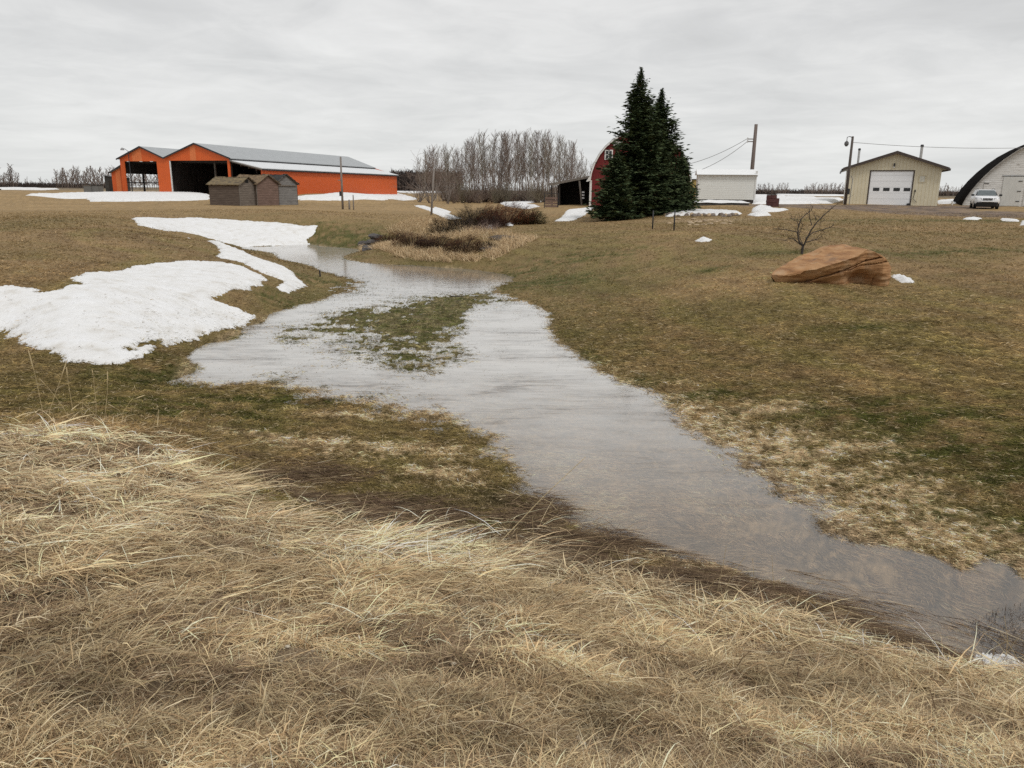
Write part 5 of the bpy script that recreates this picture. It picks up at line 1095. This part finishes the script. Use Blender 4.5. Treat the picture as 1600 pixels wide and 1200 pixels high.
# mown lawn
rg = np.random.RandomState(21); n = 680000
X, Y, RR = wedge(rg, n, -.70, .70, 5.2, 62, 1.35); fgm = fgmask(X, Y); wd_ = wdist(X, Y); Z = H(X, Y)
k = (fgm < .25) & (Z > -.02) ; X, Y, RR, Z = X[k], Y[k], RR[k], Z[k]
cg = gcol(X, Y, Z); n = len(X); j = rg.rand(n, 1); bright = (rg.rand(n, 1) < .20) & (Z[:, None] > .0)
c = cg * (.5 + 1.2 * j ** 1.5) ; c = np.where(bright, c * .6 + np.array([[.50, .38, .23]]) * (.35 + .6 * rg.rand(n, 1)), c)
sz = np.clip(RR / 14, .85, 2.6)
c = np.where((rg.rand(n, 1) < .12) & (RR[:, None] < 14), np.array([[.09, .085, .03]]) * rg.uniform(.5, 1.1, (n, 1)), c)
blades('mown_grass', X, Y, Z - .004, rg.rand(n) * 2 * PI, rg.uniform(.15, 1.2, n), rg.uniform(.02, .07, n) * sz ** .8 * np.clip(1 + 1.3 * fbm(X * 1.5, Y * 1.5, 3), .45, 1.8), .0115 * sz * rg.uniform(.6, 1.3, n), c, segs=1, seed=1, label='short brown and green mown grass covering the lawn', cat='grass')
# the same turf close by: longer matted blades, bleached where the flood lay
rg = np.random.RandomState(25); n = 850000; X, Y, RR = wedge(rg, n, -.70, .70, 4.8, 30, 1.15); fgm = fgmask(X, Y); Z = H(X, Y); wd_ = wdist(X, Y); k = (fgm < .3) & (Z > -.03) & (rg.rand(n) < np.where(wd_ > .3, .5, .95) * (1 - sstep(8.5, 29, RR))); X, Y, RR, Z = X[k], Y[k], RR[k], Z[k]; n = len(X)
cg = gcol(X, Y, Z); lum = cg.mean(1, keepdims=True); c = cg * 1.7 * (lum / .17) ** .35 * (.5 + 1.2 * rg.rand(n, 1) ** 1.3) * np.clip(1 + 1.2 * fbm(X * 3.1, Y * 4.2, 3), .45, 1.8)[:, None]
c = np.where(rg.rand(n, 1) < .07, np.array([[.62, .50, .32]]) * rg.uniform(.5, 1.1, (n, 1)), c)
blades('matted_lawn_grass', X, Y, Z + rg.uniform(-.004, .016, n), -.55 + 1.3 * fbm(X * .9, Y * .9, 2) + rg.randn(n) * .7 + PI * (rg.rand(n) < .4), rg.uniform(.02, .55, n), rg.uniform(.03, .10, n) * np.clip(RR / 9, .8, 1.5), .0052 * np.clip(RR / 8, .8, 1.8) * rg.uniform(.6, 1.4, n), np.clip(c, .01, .8), segs=2, seed=9, droop=.6, curl=.25, label='matted turf blades, bleached tan beside the water and green above', cat='grass')
# emergent tufts in the shallows
rg = np.random.RandomState(22); n = 330000; X, Y, RR = wedge(rg, n, -.45, .7, 5, 32); Z = H(X, Y); nn = fbm(X * 2.0, Y * 2.6, 4) + .5 * fbm(X * 8, Y * 8, 2)
k = (wdist(X, Y) > -.35) & (Z > -.13) & (Z < .05) & (nn > .04 - (Z + .02) * 4) & (fgmask(X, Y) < .2); X, Y, RR, Z = X[k], Y[k], RR[k], Z[k]; n = len(X)
gm = sstep(-.15, .15, fbm(X * .9, Y * .9, 2) + .1) * (Y > 11); c = np.where(rg.rand(n, 1) < .15 + .6 * gm[:, None], np.array([[.085, .095, .028]]), np.array([[.20, .15, .085]])) * rg.uniform(.5, 1.3, (n, 1)); c = np.where(X[:, None] > 1.5, c * np.array([[1.25, 1.2, 1.2]]), c)
sz = np.clip(RR / 12, .6, 2.2)
blades('flooded_grass', X, Y, np.maximum(Z, -.015), rg.rand(n) * 2 * PI, rg.uniform(.2, 1.1, n), rg.uniform(.04, .08, n) * sz ** .7, .006 * sz, c, segs=1, seed=2, label='drowned grass tufts poking through the shallow water', cat='grass')

# long dry grass of the near bank
STR = np.array([[.82, .68, .44], [.68, .52, .32], [.46, .33, .20], [.90, .78, .56], [.20, .14, .09], [.72, .60, .37]])
def straw(rg, n, p=None): return STR[rg.choice(6, n, p=p)] * rg.uniform(.7, 1.15, (n, 1))
def flow(X, Y): return R(-16) + 1.3 * fbm(X * .45 + 4, Y * .6, 3) + .7 * pn(X * 1.6, Y * 1.9 + 7) - .45 * sstep(0.5, 4, X)
rg = np.random.RandomState(31); n = 480000; X, Y, RR = wedge(rg, n, -.74, .74, 1.45, 11.5, .95); k = (fgmask(X, Y) > .12) | ((sdist_fg(X, Y) > -.8) & (X < .5) & (rg.rand(n) < .16) & (fbm(X * 1.5, Y * 1.5, 3) > -.1)); X, Y, RR = X[k], Y[k], RR[k]; Z = H(X, Y); n = len(X)
dn = fbm(X * 1.3 + 11, Y * 1.7, 4); keep = rg.rand(n) < np.clip(.46 + 2.3 * dn + .22 * sstep(3.2, 5.0, RR), .08, 1); X, Y, RR, Z, dn = X[keep], Y[keep], RR[keep], Z[keep], dn[keep]; n = len(X)
th = flow(X, Y) + rg.randn(n) * (.35 + .9 * rg.rand(n) * sstep(5.5, 3.2, RR) + .4 * rg.rand(n)); th = np.where(rg.rand(n) < .22, rg.rand(n) * 2 * PI, th); th = np.where(rg.rand(n) < .3, th + PI, th)
el = np.abs(rg.randn(n)) * .12; bunch = sstep(.12, .4, fbm(X * 2.1 - 7, Y * 2.6 + 3, 3)); el += bunch * rg.uniform(0, .55, n)
c = straw(rg, n, [.22, .22, .17, .12, .17, .10]); tone = 1.08 + 1.0 * fbm(X * .8 + 1, Y * 1.1, 4) + .5 * fbm(X * 4, Y * 6, 2); c = c * tone[:, None]; c = np.where((RR < 4.6)[:, None], c * np.array([[.90, .88, .84]]), c * 1.12)
c = np.where(((bunch > .5) & (rg.rand(n) < .5))[:, None], c * 1.22, c)
sz = np.clip(RR / 4, .65, 2.0); L_ = rg.uniform(.07, .30, n) * (.55 + .6 * sstep(2.6, 5.5, RR)) * (1 + .8 * (rg.rand(n) < .12))
blades('dry_grass', X, Y, Z + rg.uniform(-.012, .045, n) * (1 + dn), th, el, L_, .0029 * sz * rg.uniform(.5, 1.7, n) * np.where(rg.rand(n) < .08, 2.1, 1), np.clip(c, .01, .9), segs=3, seed=3, droop=.55, curl=.11, dz=rg.uniform(0, .03, n), label='long straw-coloured dead grass flattened over the near bank', cat='grass')
# broken thatch between the long blades
rg = np.random.RandomState(35); n = 420000; X, Y, RR = wedge(rg, n, -.74, .74, 1.4, 8.5, .9); k = (fgmask(X, Y) > .2) & (fbm(X * 1.7 + 21, Y * 2.2, 3) > -.15); X, Y, RR = X[k], Y[k], RR[k]; Z = H(X, Y); n = len(X)
c = np.array([[.42, .31, .20], [.30, .21, .13], [.20, .14, .095], [.60, .48, .31], [.34, .27, .15]])[rg.choice(5, n, p=[.28, .27, .2, .13, .12])] * rg.uniform(.7, 1.2, (n, 1))
blades('straw_thatch', X, Y, Z + rg.uniform(0, .03, n), rg.rand(n) * 2 * PI, np.abs(rg.randn(n)) * .25, rg.uniform(.02, .09, n), .0036 * np.clip(RR / 4, .65, 1.8) * rg.uniform(.5, 1.6, n), c, segs=2, seed=6, droop=.5, curl=.15, label='short broken straw littering the near bank', cat='straw litter')
# standing clumps
rg = np.random.RandomState(32); CX, CY, CR = wedge(rg, 330, -.72, .72, 1.8, 11, .9); k = (fgmask(CX, CY) > .3) & ((fbm(CX * .8 + 3, CY, 2) > -.1) | (CR > 6.0)); CX, CY, CR = CX[k], CY[k], CR[k]
ex = [hit(a, b) for a, b in ((60,640),(100,690),(140,650),(170,660),(230,700),(30,790),(0,800),(60,830),(270,700),(300,745),(420,800),(560,820),(700,850),(930,905),(1120,925),(1150,930),(360,790),(180,770),(1540,1040),(1590,1030),(1500,1090),(1000,960),(940,1000),(1200,1000))]
CX = np.concatenate([CX, [e[0] for e in ex]]); CY = np.concatenate([CY, [e[1] for e in ex]]); CR = np.hypot(CX, CY)
ns = rg.randint(25, 80, len(CX)); idx = np.repeat(np.arange(len(CX)), ns); n = len(idx); sp_ = .05 + .02 * CR[idx]; X = CX[idx] + rg.randn(n) * sp_; Y = CY[idx] + rg.randn(n) * sp_ * .7; Z = H(X, Y)
lean = flow(CX, CY)[idx] + rg.randn(n) * .9; c = straw(rg, n, [.34, .2, .08, .26, .04, .08]); hgt = rg.uniform(.5, 1.25, len(CX))[idx] * np.where(CR[idx] > 5.5, 1.25, 1)
blades('standing_dry_grass', X, Y, Z - .01, lean, rg.uniform(.35, 1.4, n), rg.uniform(.08, .26, n) * hgt, .0032 * np.clip(CR[idx] / 4.5, .65, 1.7), c, segs=4, seed=4, droop=.55, curl=.11, label='standing clumps of pale dead grass on the near bank', cat='grass')
# wet dark mat at the foot of the bank, combed by the current
rg = np.random.RandomState(33); n = 230000; X, Y, RR = wedge(rg, n, -.5, .74, 4.0, 10.5); fgd = sdist_fg(X, Y); Z = H(X, Y); k = (fgd > -1.8) & (seg_dist(X, Y, SRW, False) > .9) & (fgd < .5) & (Z < .26) & (Z > -.30); X, Y, RR, Z, fgd = X[k], Y[k], RR[k], Z[k], fgd[k]
pr_ = np.clip(.72 - .42 * np.clip(-fgd, 0, 1.8) + 1.7 * fbm(X * 1.2, Y * 2.0, 4), 0, 1) * np.where(Z < -.03, .22 * (X > 2.0) * (fgd > -.9), 1); k = rg.rand(len(X)) < pr_; X, Y, RR, Z, fgd = X[k], Y[k], RR[k], Z[k], fgd[k]; n = len(X)
th = np.interp(X, [-4, -1, 1, 2.2, 3.2, 4.2], [-.1, -.15, -.30, -.42, -.7, -1.1]) + rg.randn(n) * np.where(X > 1.0, .20, .55); th = np.where(rg.rand(n) < .25, th + PI, th)
c = np.array([[.16, .108, .074], [.23, .162, .10], [.085, .06, .045], [.36, .27, .165]])[rg.choice(4, n, p=[.36, .3, .24, .10])] * rg.uniform(.7, 1.2, (n, 1)); c = np.where(((fgd > .1) & (rg.rand(n) < .5))[:, None], straw(rg, n) * .7, c); c = np.where((rg.rand(n) < .05)[:, None], straw(rg, n), c)
blades('wet_matted_grass', X, Y, np.maximum(Z, -.012) + rg.uniform(-.006, .03, n), th, np.abs(rg.randn(n)) * .07, rg.uniform(.12, .38, n), .0036 * np.clip(RR / 5, .8, 1.8), c, segs=3, seed=5, droop=.6, curl=.22, label='dark wet grass combed flat by the water below the bank', cat='grass')

# drowned lawn on the floor of the clear outflow
rg = np.random.RandomState(36); n = 300000; X, Y, RR = wedge(rg, n, -.35, .72, 4.4, 13); Z = H(X, Y); nn = fbm(X * 1.4 + 9, Y * 1.8, 5, .65); k = (wdist(X, Y) > -.2) & (Z < .01) & (Z > -.40) & (nn > -.12); X, Y, RR, Z = X[k], Y[k], RR[k], Z[k]; n = len(X)
c = np.array([[.62, .48, .31], [.48, .36, .22], [.72, .58, .40], [.28, .20, .13], [.16, .13, .07]])[rg.choice(5, n, p=[.3, .27, .18, .17, .08])] * rg.uniform(.7, 1.25, (n, 1)); c = np.minimum(c * np.clip(1.15 + 1.3 * fbm(X * .8, Y * .9, 4), .4, 1.7)[:, None], .85)
th = np.interp(X, [-3, 0, 2, 4.5], [-.9, -.75, -.6, -.9]) + rg.randn(n) * .55
blades('drowned_lawn', X, Y, np.minimum(Z, -.004), th, np.abs(rg.randn(n)) * .10, rg.uniform(.05, .16, n), .0055 * np.clip(RR / 6, .8, 2), c, segs=2, seed=7, droop=.5, curl=.3, label='pale drowned grass bent along the current under clear water', cat='grass')
# dark stubble standing where the water turns under the bank
W_ = poly_world([(1512,968),(1560,948),(1625,935),(1660,1010),(1590,1035),(1545,1035)]); rg = np.random.RandomState(37); X = rg.uniform(W_[:, 0].min(), W_[:, 0].max(), 4000); Y = rg.uniform(W_[:, 1].min(), W_[:, 1].max(), 4000); k = inside(X, Y, W_); X, Y = X[k], Y[k]; n = len(X)
blades('dark_stubble', X, Y, np.full(n, -.05), rg.uniform(-2.2, -.6, n), rg.uniform(.5, 1.4, n), rg.uniform(.07, .17, n), np.full(n, .005), np.array([[.12, .085, .065]]) * rg.uniform(.5, 2.2, (n, 1)), segs=3, seed=8, droop=.4, curl=.15, label='dark wet stubble standing where the water turns under the bank', cat='grass')
# individual tall stems
def stem(px, py, tips, label, rad=.0022, group=None, z=None, head=False, col_=None):
    b_ = hit(px, py); D = math.hypot(b_[0], b_[1]); pts = [Vector(b_)]
    for i, (a, bb) in enumerate(tips):
        d = ray(a, bb); t = (D - .03 * (i + 1)) / math.hypot(d[0], d[1]); pts.append(Vector((d[0] * t, d[1] * t, EYE + d[2] * t)))
    # smooth
    q2 = [];
    for i in range(len(pts) - 1):
        for u in (0, .34, .67): q2.append(pts[i].lerp(pts[i + 1], u))
    q2.append(pts[-1]); o = pts[0].copy(); mb = MB(); rads = [rad * (1 - .55 * i / len(q2)) for i in range(len(q2))]; mb.tube([p - o for p in q2], rads, 5)
    if head:
        e = q2[-1] - o; e0 = q2[-3] - o; mb.tube([e0, e0.lerp(e, .5), e, e + (e - e0) * .15], [rad * .8, rad * 2.6, rad * 1.8, .0004], 5)
    ob = mb.build('grass_stem', STRAWM); ob.location = o; return tag(ob, label, 'grass stem', group)
STRAWM = simple('straw_stem', (.52, .42, .25), var=.2, scale=8)
stem(738, 892, [(790, 838), (850, 775), (915, 714)], 'one very long pale stem slanting up over the water', .004)
stem(640, 925, [(680, 890), (760, 855), (790, 825)], 'second long pale stem slanting low over the wet mat', .0028)
stem(872, 800, [(860, 785), (848, 779)], 'short bent pale stem lying on the water near the longest one', .003)
stem(600, 920, [(592, 895), (584, 872)], 'short upright stem in the middle of the near bank', .0028)
stem(835, 870, [(833, 830), (832, 808)], 'thin upright stem before the wet dark mat', .0025)
G_ = 'tall seed-headed stems on the near bank edge'; lb = 'tall thin dry stem among those rising above the bank edge near the snow'
for b_, tips in (((70,672),[(66,640),(56,590),(45,550)]), ((72,680),[(78,640),(92,600),(104,565)]), ((118,668),[(112,630),(106,595),(104,575)]), ((150,675),[(150,630),(146,590),(144,578)]), ((160,678),[(165,640),(168,610),(168,582)]), ((115,670),[(98,635),(75,605),(62,592)]),
                 ((165,675),[(150,650),(128,628),(112,640)]), ((130,672),[(128,645),(130,622),(140,618)]), ((165,680),[(185,655),(205,625),(225,618)]), ((250,700),[(262,672),(275,650),(287,642)]), ((215,700),[(200,665),(185,640),(170,632)]), ((245,690),[(240,665),(248,640),(246,665)]),
                 ((90,670),[(82,645),(60,640),(55,645)]), ((150,670),[(142,655),(138,630),(150,628)])):
    stem(b_[0], b_[1], tips, lb, .0022, G_, head=True)
G_ = 'bent stems along the water edge of the near bank'; lb = 'bent pale stem leaning over the water edge of the near bank'
for b_, tips in (((925,890),[(935,860),(945,848),(950,846)]), ((945,890),[(955,860),(960,852),(972,880)]), ((960,900),[(980,880),(992,868)]), ((1130,935),[(1140,905),(1165,868)]), ((1120,930),[(1130,880),(1135,853)]), ((1175,930),[(1178,900),(1176,872)]), ((1095,940),[(1110,915),(1120,905),(1150,890)]), ((1210,925),[(1208,900),(1206,868)]),
                 ((1570,1040),[(1575,1000),(1569,962)]), ((1560,1045),[(1580,1010),(1600,985)]), ((1590,1050),[(1560,1005),(1530,985)]), ((1600,1060),[(1585,1020),(1562,985)]), ((1545,1050),[(1555,1010),(1580,1000)]), ((450,800),[(452,760),(448,740)]), ((390,790),[(420,770),(470,750)]), ((300,730),[(330,710),(370,690)])):
    stem(b_[0], b_[1], tips, lb, .0024, G_)

# pebbles in the near grass
rg = np.random.RandomState(41); PB = []
X, Y, RR = wedge(rg, 420, -.65, .65, 1.7, 4.3); k = fgmask(X, Y) > .8; X, Y = X[k], Y[k]; Z = H(X, Y)
import bmesh
bm = bmesh.new(); bmesh.ops.create_icosphere(bm, subdivisions=2, radius=1); iv = np.array([v.co[:] for v in bm.verts]); fi = np.array([[v.index for v in f.verts] for f in bm.faces]); bm.free()
Vs = []; Fs = []; Cs = []
for i in range(len(X)):
    s_ = rg.uniform(.003, .009) * (1.6 if rg.rand() < .1 else 1); v = iv * (1 + .22 * rg.randn(len(iv), 1) * .5) * s_ * np.array([1.2, 1, .75]); Vs.append(v + [X[i], Y[i], Z[i] + s_ * .4 + .008]); Fs.append(fi + i * len(iv)); Cs.append(np.tile(np.array([[.42, .35, .26], [.30, .24, .17], [.22, .17, .13], [.5, .45, .36]])[rg.randint(4)], (len(iv), 1)))
tag(mesh_np('pebbles', np.concatenate(Vs), np.concatenate(Fs), BLADE if False else vcol_mat('pebble', scale=200, lo=.8, hi=1.2, bump=.2), cols=np.concatenate(Cs), smooth=True), 'small tan pebbles scattered in the near dry grass', 'pebbles', kind='stuff')

# ------------------------------------------------------------------ planted rise: reeds, dark bushes, rocks
def reed_patch(pts, n, L, seed, colset, label, lean=.35, wdt=.016, name='reed_tuft', ang0=None):
    rg = np.random.RandomState(seed); W_ = poly_world(pts); lo = W_.min(0); hi = W_.max(0); X = rg.uniform(lo[0], hi[0], n * 6); Y = rg.uniform(lo[1], hi[1], n * 6); k = inside(X, Y, W_); X, Y = X[k][:n], Y[k][:n]
    n = len(X); cl = fbm(X * 1.2, Y * 1.2, 3); k = cl > -.22; X, Y, cl = X[k], Y[k], cl[k]; n = len(X); Z = H(X, Y)
    ang = (rg.rand(n) * 2 * PI) if ang0 is None else ang0 + rg.randn(n) * .9
    c = np.array(colset)[rg.randint(len(colset), size=n)] * rg.uniform(.7, 1.2, (n, 1))
    return blades(name, X, Y, Z, ang, rg.uniform(lean, 1.45, n), rg.uniform(.45, 1.0, n) * L * (1 + .5 * cl), np.full(n, wdt) * rg.uniform(.7, 1.3, n), c, segs=3, seed=seed, droop=.45, curl=.2, label=label, cat='dry grass', kind='stuff')
TAN = [(.60, .45, .27), (.50, .36, .21), (.72, .58, .38), (.38, .27, .16)]; RDB = [(.075, .035, .022), (.10, .048, .028), (.055, .03, .022), (.13, .07, .04)]
reed_patch([(560,392),(620,402),(700,412),(770,408),(820,385),(842,372),(800,372),(760,388),(700,392),(640,386),(575,380)], 9000, .55, 1, TAN, 'pale dead reeds fringing the water side of the planted rise', name='reed_fringe', ang0=2.4)
reed_patch([(600,362),(640,346),(690,342),(720,356),(790,366),(820,368),(790,380),(720,376),(650,372)], 8000, .75, 2, TAN, 'taller pale dead grass in the middle of the planted rise', name='reed_bed')
reed_patch([(735,345),(790,350),(770,366),(720,362)], 2200, .9, 5, [(.2, .15, .13), (.28, .21, .17), (.13, .09, .08)], 'greyish purple dry stalks among the dark bushes', name='dry_stalks')
def fern_bush(px, py, w_, h_, seed, cols_, label, group=None, n=1500, name='dark_bush', ang0=None, d_=.7, L=.45, wdt=.012, arch=.5):
    """a low bush of arching shoots; rounded uneven outline"""
    rg = np.random.RandomState(seed); c0 = hit(px, py); a = rg.rand(n) * 2 * PI; rr_ = np.sqrt(rg.rand(n)); X = rr_ * np.cos(a) * w_ / 2; Y = rr_ * np.sin(a) * w_ * d_ / 2; lump = .95 + 1.1 * fbm(X * 1.3 + seed, Y * 1.3, 3)
    zt = h_ * np.sqrt(np.clip(1 - rr_ ** 2 * .85, .05, 1)) * lump; Zb = zt * rg.uniform(.0, .8, n); ang = (a if ang0 is None else np.full(n, ang0)) + rg.randn(n) * .7
    c = np.array(cols_)[rg.randint(len(cols_), size=n)] * rg.uniform(.6, 1.3, (n, 1)); e = empty(name, c0, 0, label, 'bush', group)
    o = blades('foliage', X, Y, Zb - .02, ang, rg.uniform(.15, 1.2, n), L * rg.uniform(.5, 1.1, n), wdt * rg.uniform(.6, 1.3, n), c, parent=e, segs=3, seed=seed, droop=arch, curl=.3, kind=None)
    S = []
    for k in range(26): t = rg.rand() * 2 * PI; q2 = rg.uniform(.1, .42); S.append((np.array([math.cos(t) * .1, math.sin(t) * .07, -.1]), np.array([math.cos(t) * w_ * q2, math.sin(t) * w_ * d_ * q2, h_ * rg.uniform(.4, .95)]), .014, .006))
    V, F = tubes_np(S, 4); mesh_np('stems', V, F, DTWIG, e); return e
JUN = [(.022, .022, .012), (.035, .028, .017), (.015, .015, .010), (.05, .032, .02)]
REDB = [(.10, .030, .015), (.16, .055, .025), (.07, .028, .018), (.05, .03, .02)]
fern_bush(610, 382, 1.9, .62, 1, RDB, 'brown drooping bush right beside the dark stones', 'row of drooping bushes facing the water', ang0=-.6)
fern_bush(645, 385, 2.1, .68, 2, RDB, 'red-brown drooping bush second from the dark stones', 'row of drooping bushes facing the water', ang0=-.5)
fern_bush(682, 387, 2.0, .62, 3, [(.05, .03, .022), (.08, .045, .03), (.035, .025, .02)], 'dark drooping bush in the middle of the waterside row', 'row of drooping bushes facing the water', ang0=-.4)
fern_bush(722, 393, 1.7, .66, 4, [(.045, .026, .02), (.07, .04, .026), (.11, .055, .03)], 'rounded dark bush ending the waterside row', 'row of drooping bushes facing the water', ang0=-.3)
fern_bush(760, 388, .8, .35, 9, JUN, 'smallest dark bush in the pale reeds by the water', n=500)
fern_bush(697, 367, 1.7, .85, 5, JUN, 'dark green bush in the pale grass nearest the snow streaks', n=1800)
fern_bush(722, 360, 1.5, .95, 6, JUN, 'dark bush tucked among pale stalks in mid slope', n=1500)
fern_bush(742, 352, 3.2, 1.35, 7, [(.03, .025, .015), (.02, .018, .012), (.06, .045, .03), (.10, .08, .06)], 'widest blackish bush with grey twigs at the top of the rise', n=4200, L=.55)
fern_bush(790, 351, 3.8, 1.45, 8, REDB + [(.04, .022, .016)], 'large rusty red bush on top of the planted rise', n=5200, L=.6, ang0=.9)
fern_bush(768, 356, 1.9, .9, 10, [(.035, .02, .016), (.06, .03, .022)], 'low blackish purple bush below the rusty red one', n=1800)
fern_bush(827, 350, 1.9, 1.0, 11, [(.025, .03, .012), (.04, .045, .018), (.015, .018, .01)], 'round dark green bush at the lawn end of the rise', n=2600)
G_ = 'dark stones at the tip of the planted rise'
for k, (px, py, s_, sq, lb) in enumerate(((575, 391, .55, (1.5, .8, .35), 'bottom flat dark stone at the water tip of the rise'), (584, 387, .55, (1.6, .8, .32), 'middle flat dark stone in the pile at the water tip'), (586, 381, .48, (1.3, .9, .40), 'top dark stone of the pile by the brown bush'), (568, 385, .34, (1.1, .8, .5), 'small pointed dark stone leaning on the pile'))):
    h_ = hit(px, py); rock('dark_stone', (h_[0], h_[1], h_[2] + (.06, .26, .38, .12)[k]), s_, STONE_D, 300 + k, lb, 'stone', G_, squash=sq)
h_ = hit(788, 374); rock('flat_boulder', (h_[0], h_[1], h_[2] + .06), .55, STONE_D, 310, 'low grey stone in the reeds near the lawn', 'stone', None, squash=(1.5, .7, .3))
h_ = hit(765, 390); rock('flat_boulder', (h_[0], h_[1], h_[2] + .03), .42, STONE_D, 311, 'low dark stone beside the smallest bush', 'stone', None, squash=(1.5, .7, .3))
# stake and floating board
h_ = G(500, 437, 0.03); e = MB().tube([(0, 0, -.1), (.01, 0, .15), (0, 0, .32)], [.03, .028, .025], 8); o = e.build('marker_stake', DTRIM); o.location = h_; tag(o, 'short dark stake at the water edge below the snow strip', 'stake')
h_ = G(713, 464, 0.0); o = MB().box(-.2, -.05, -.02, .2, .05, .03).build('floating_board', simple('wet_board', (.04, .035, .03)), bevel=.008); o.location = h_; o.rotation_euler = (0, 0, -.12); tag(o, 'small dark board afloat beside the grassy shoal', 'board')
# foam where the water leaves under the bank
snow([(1546,1044),(1552,1032),(1566,1030),(1582,1037),(1600,1036),(1606,1046),(1580,1050)], .05, 'ragged scrap of old ice where the water dives under the bank', rag=.05, step=.004, slope=.8, edge=.03, name='ice_scrap').location.z = .07
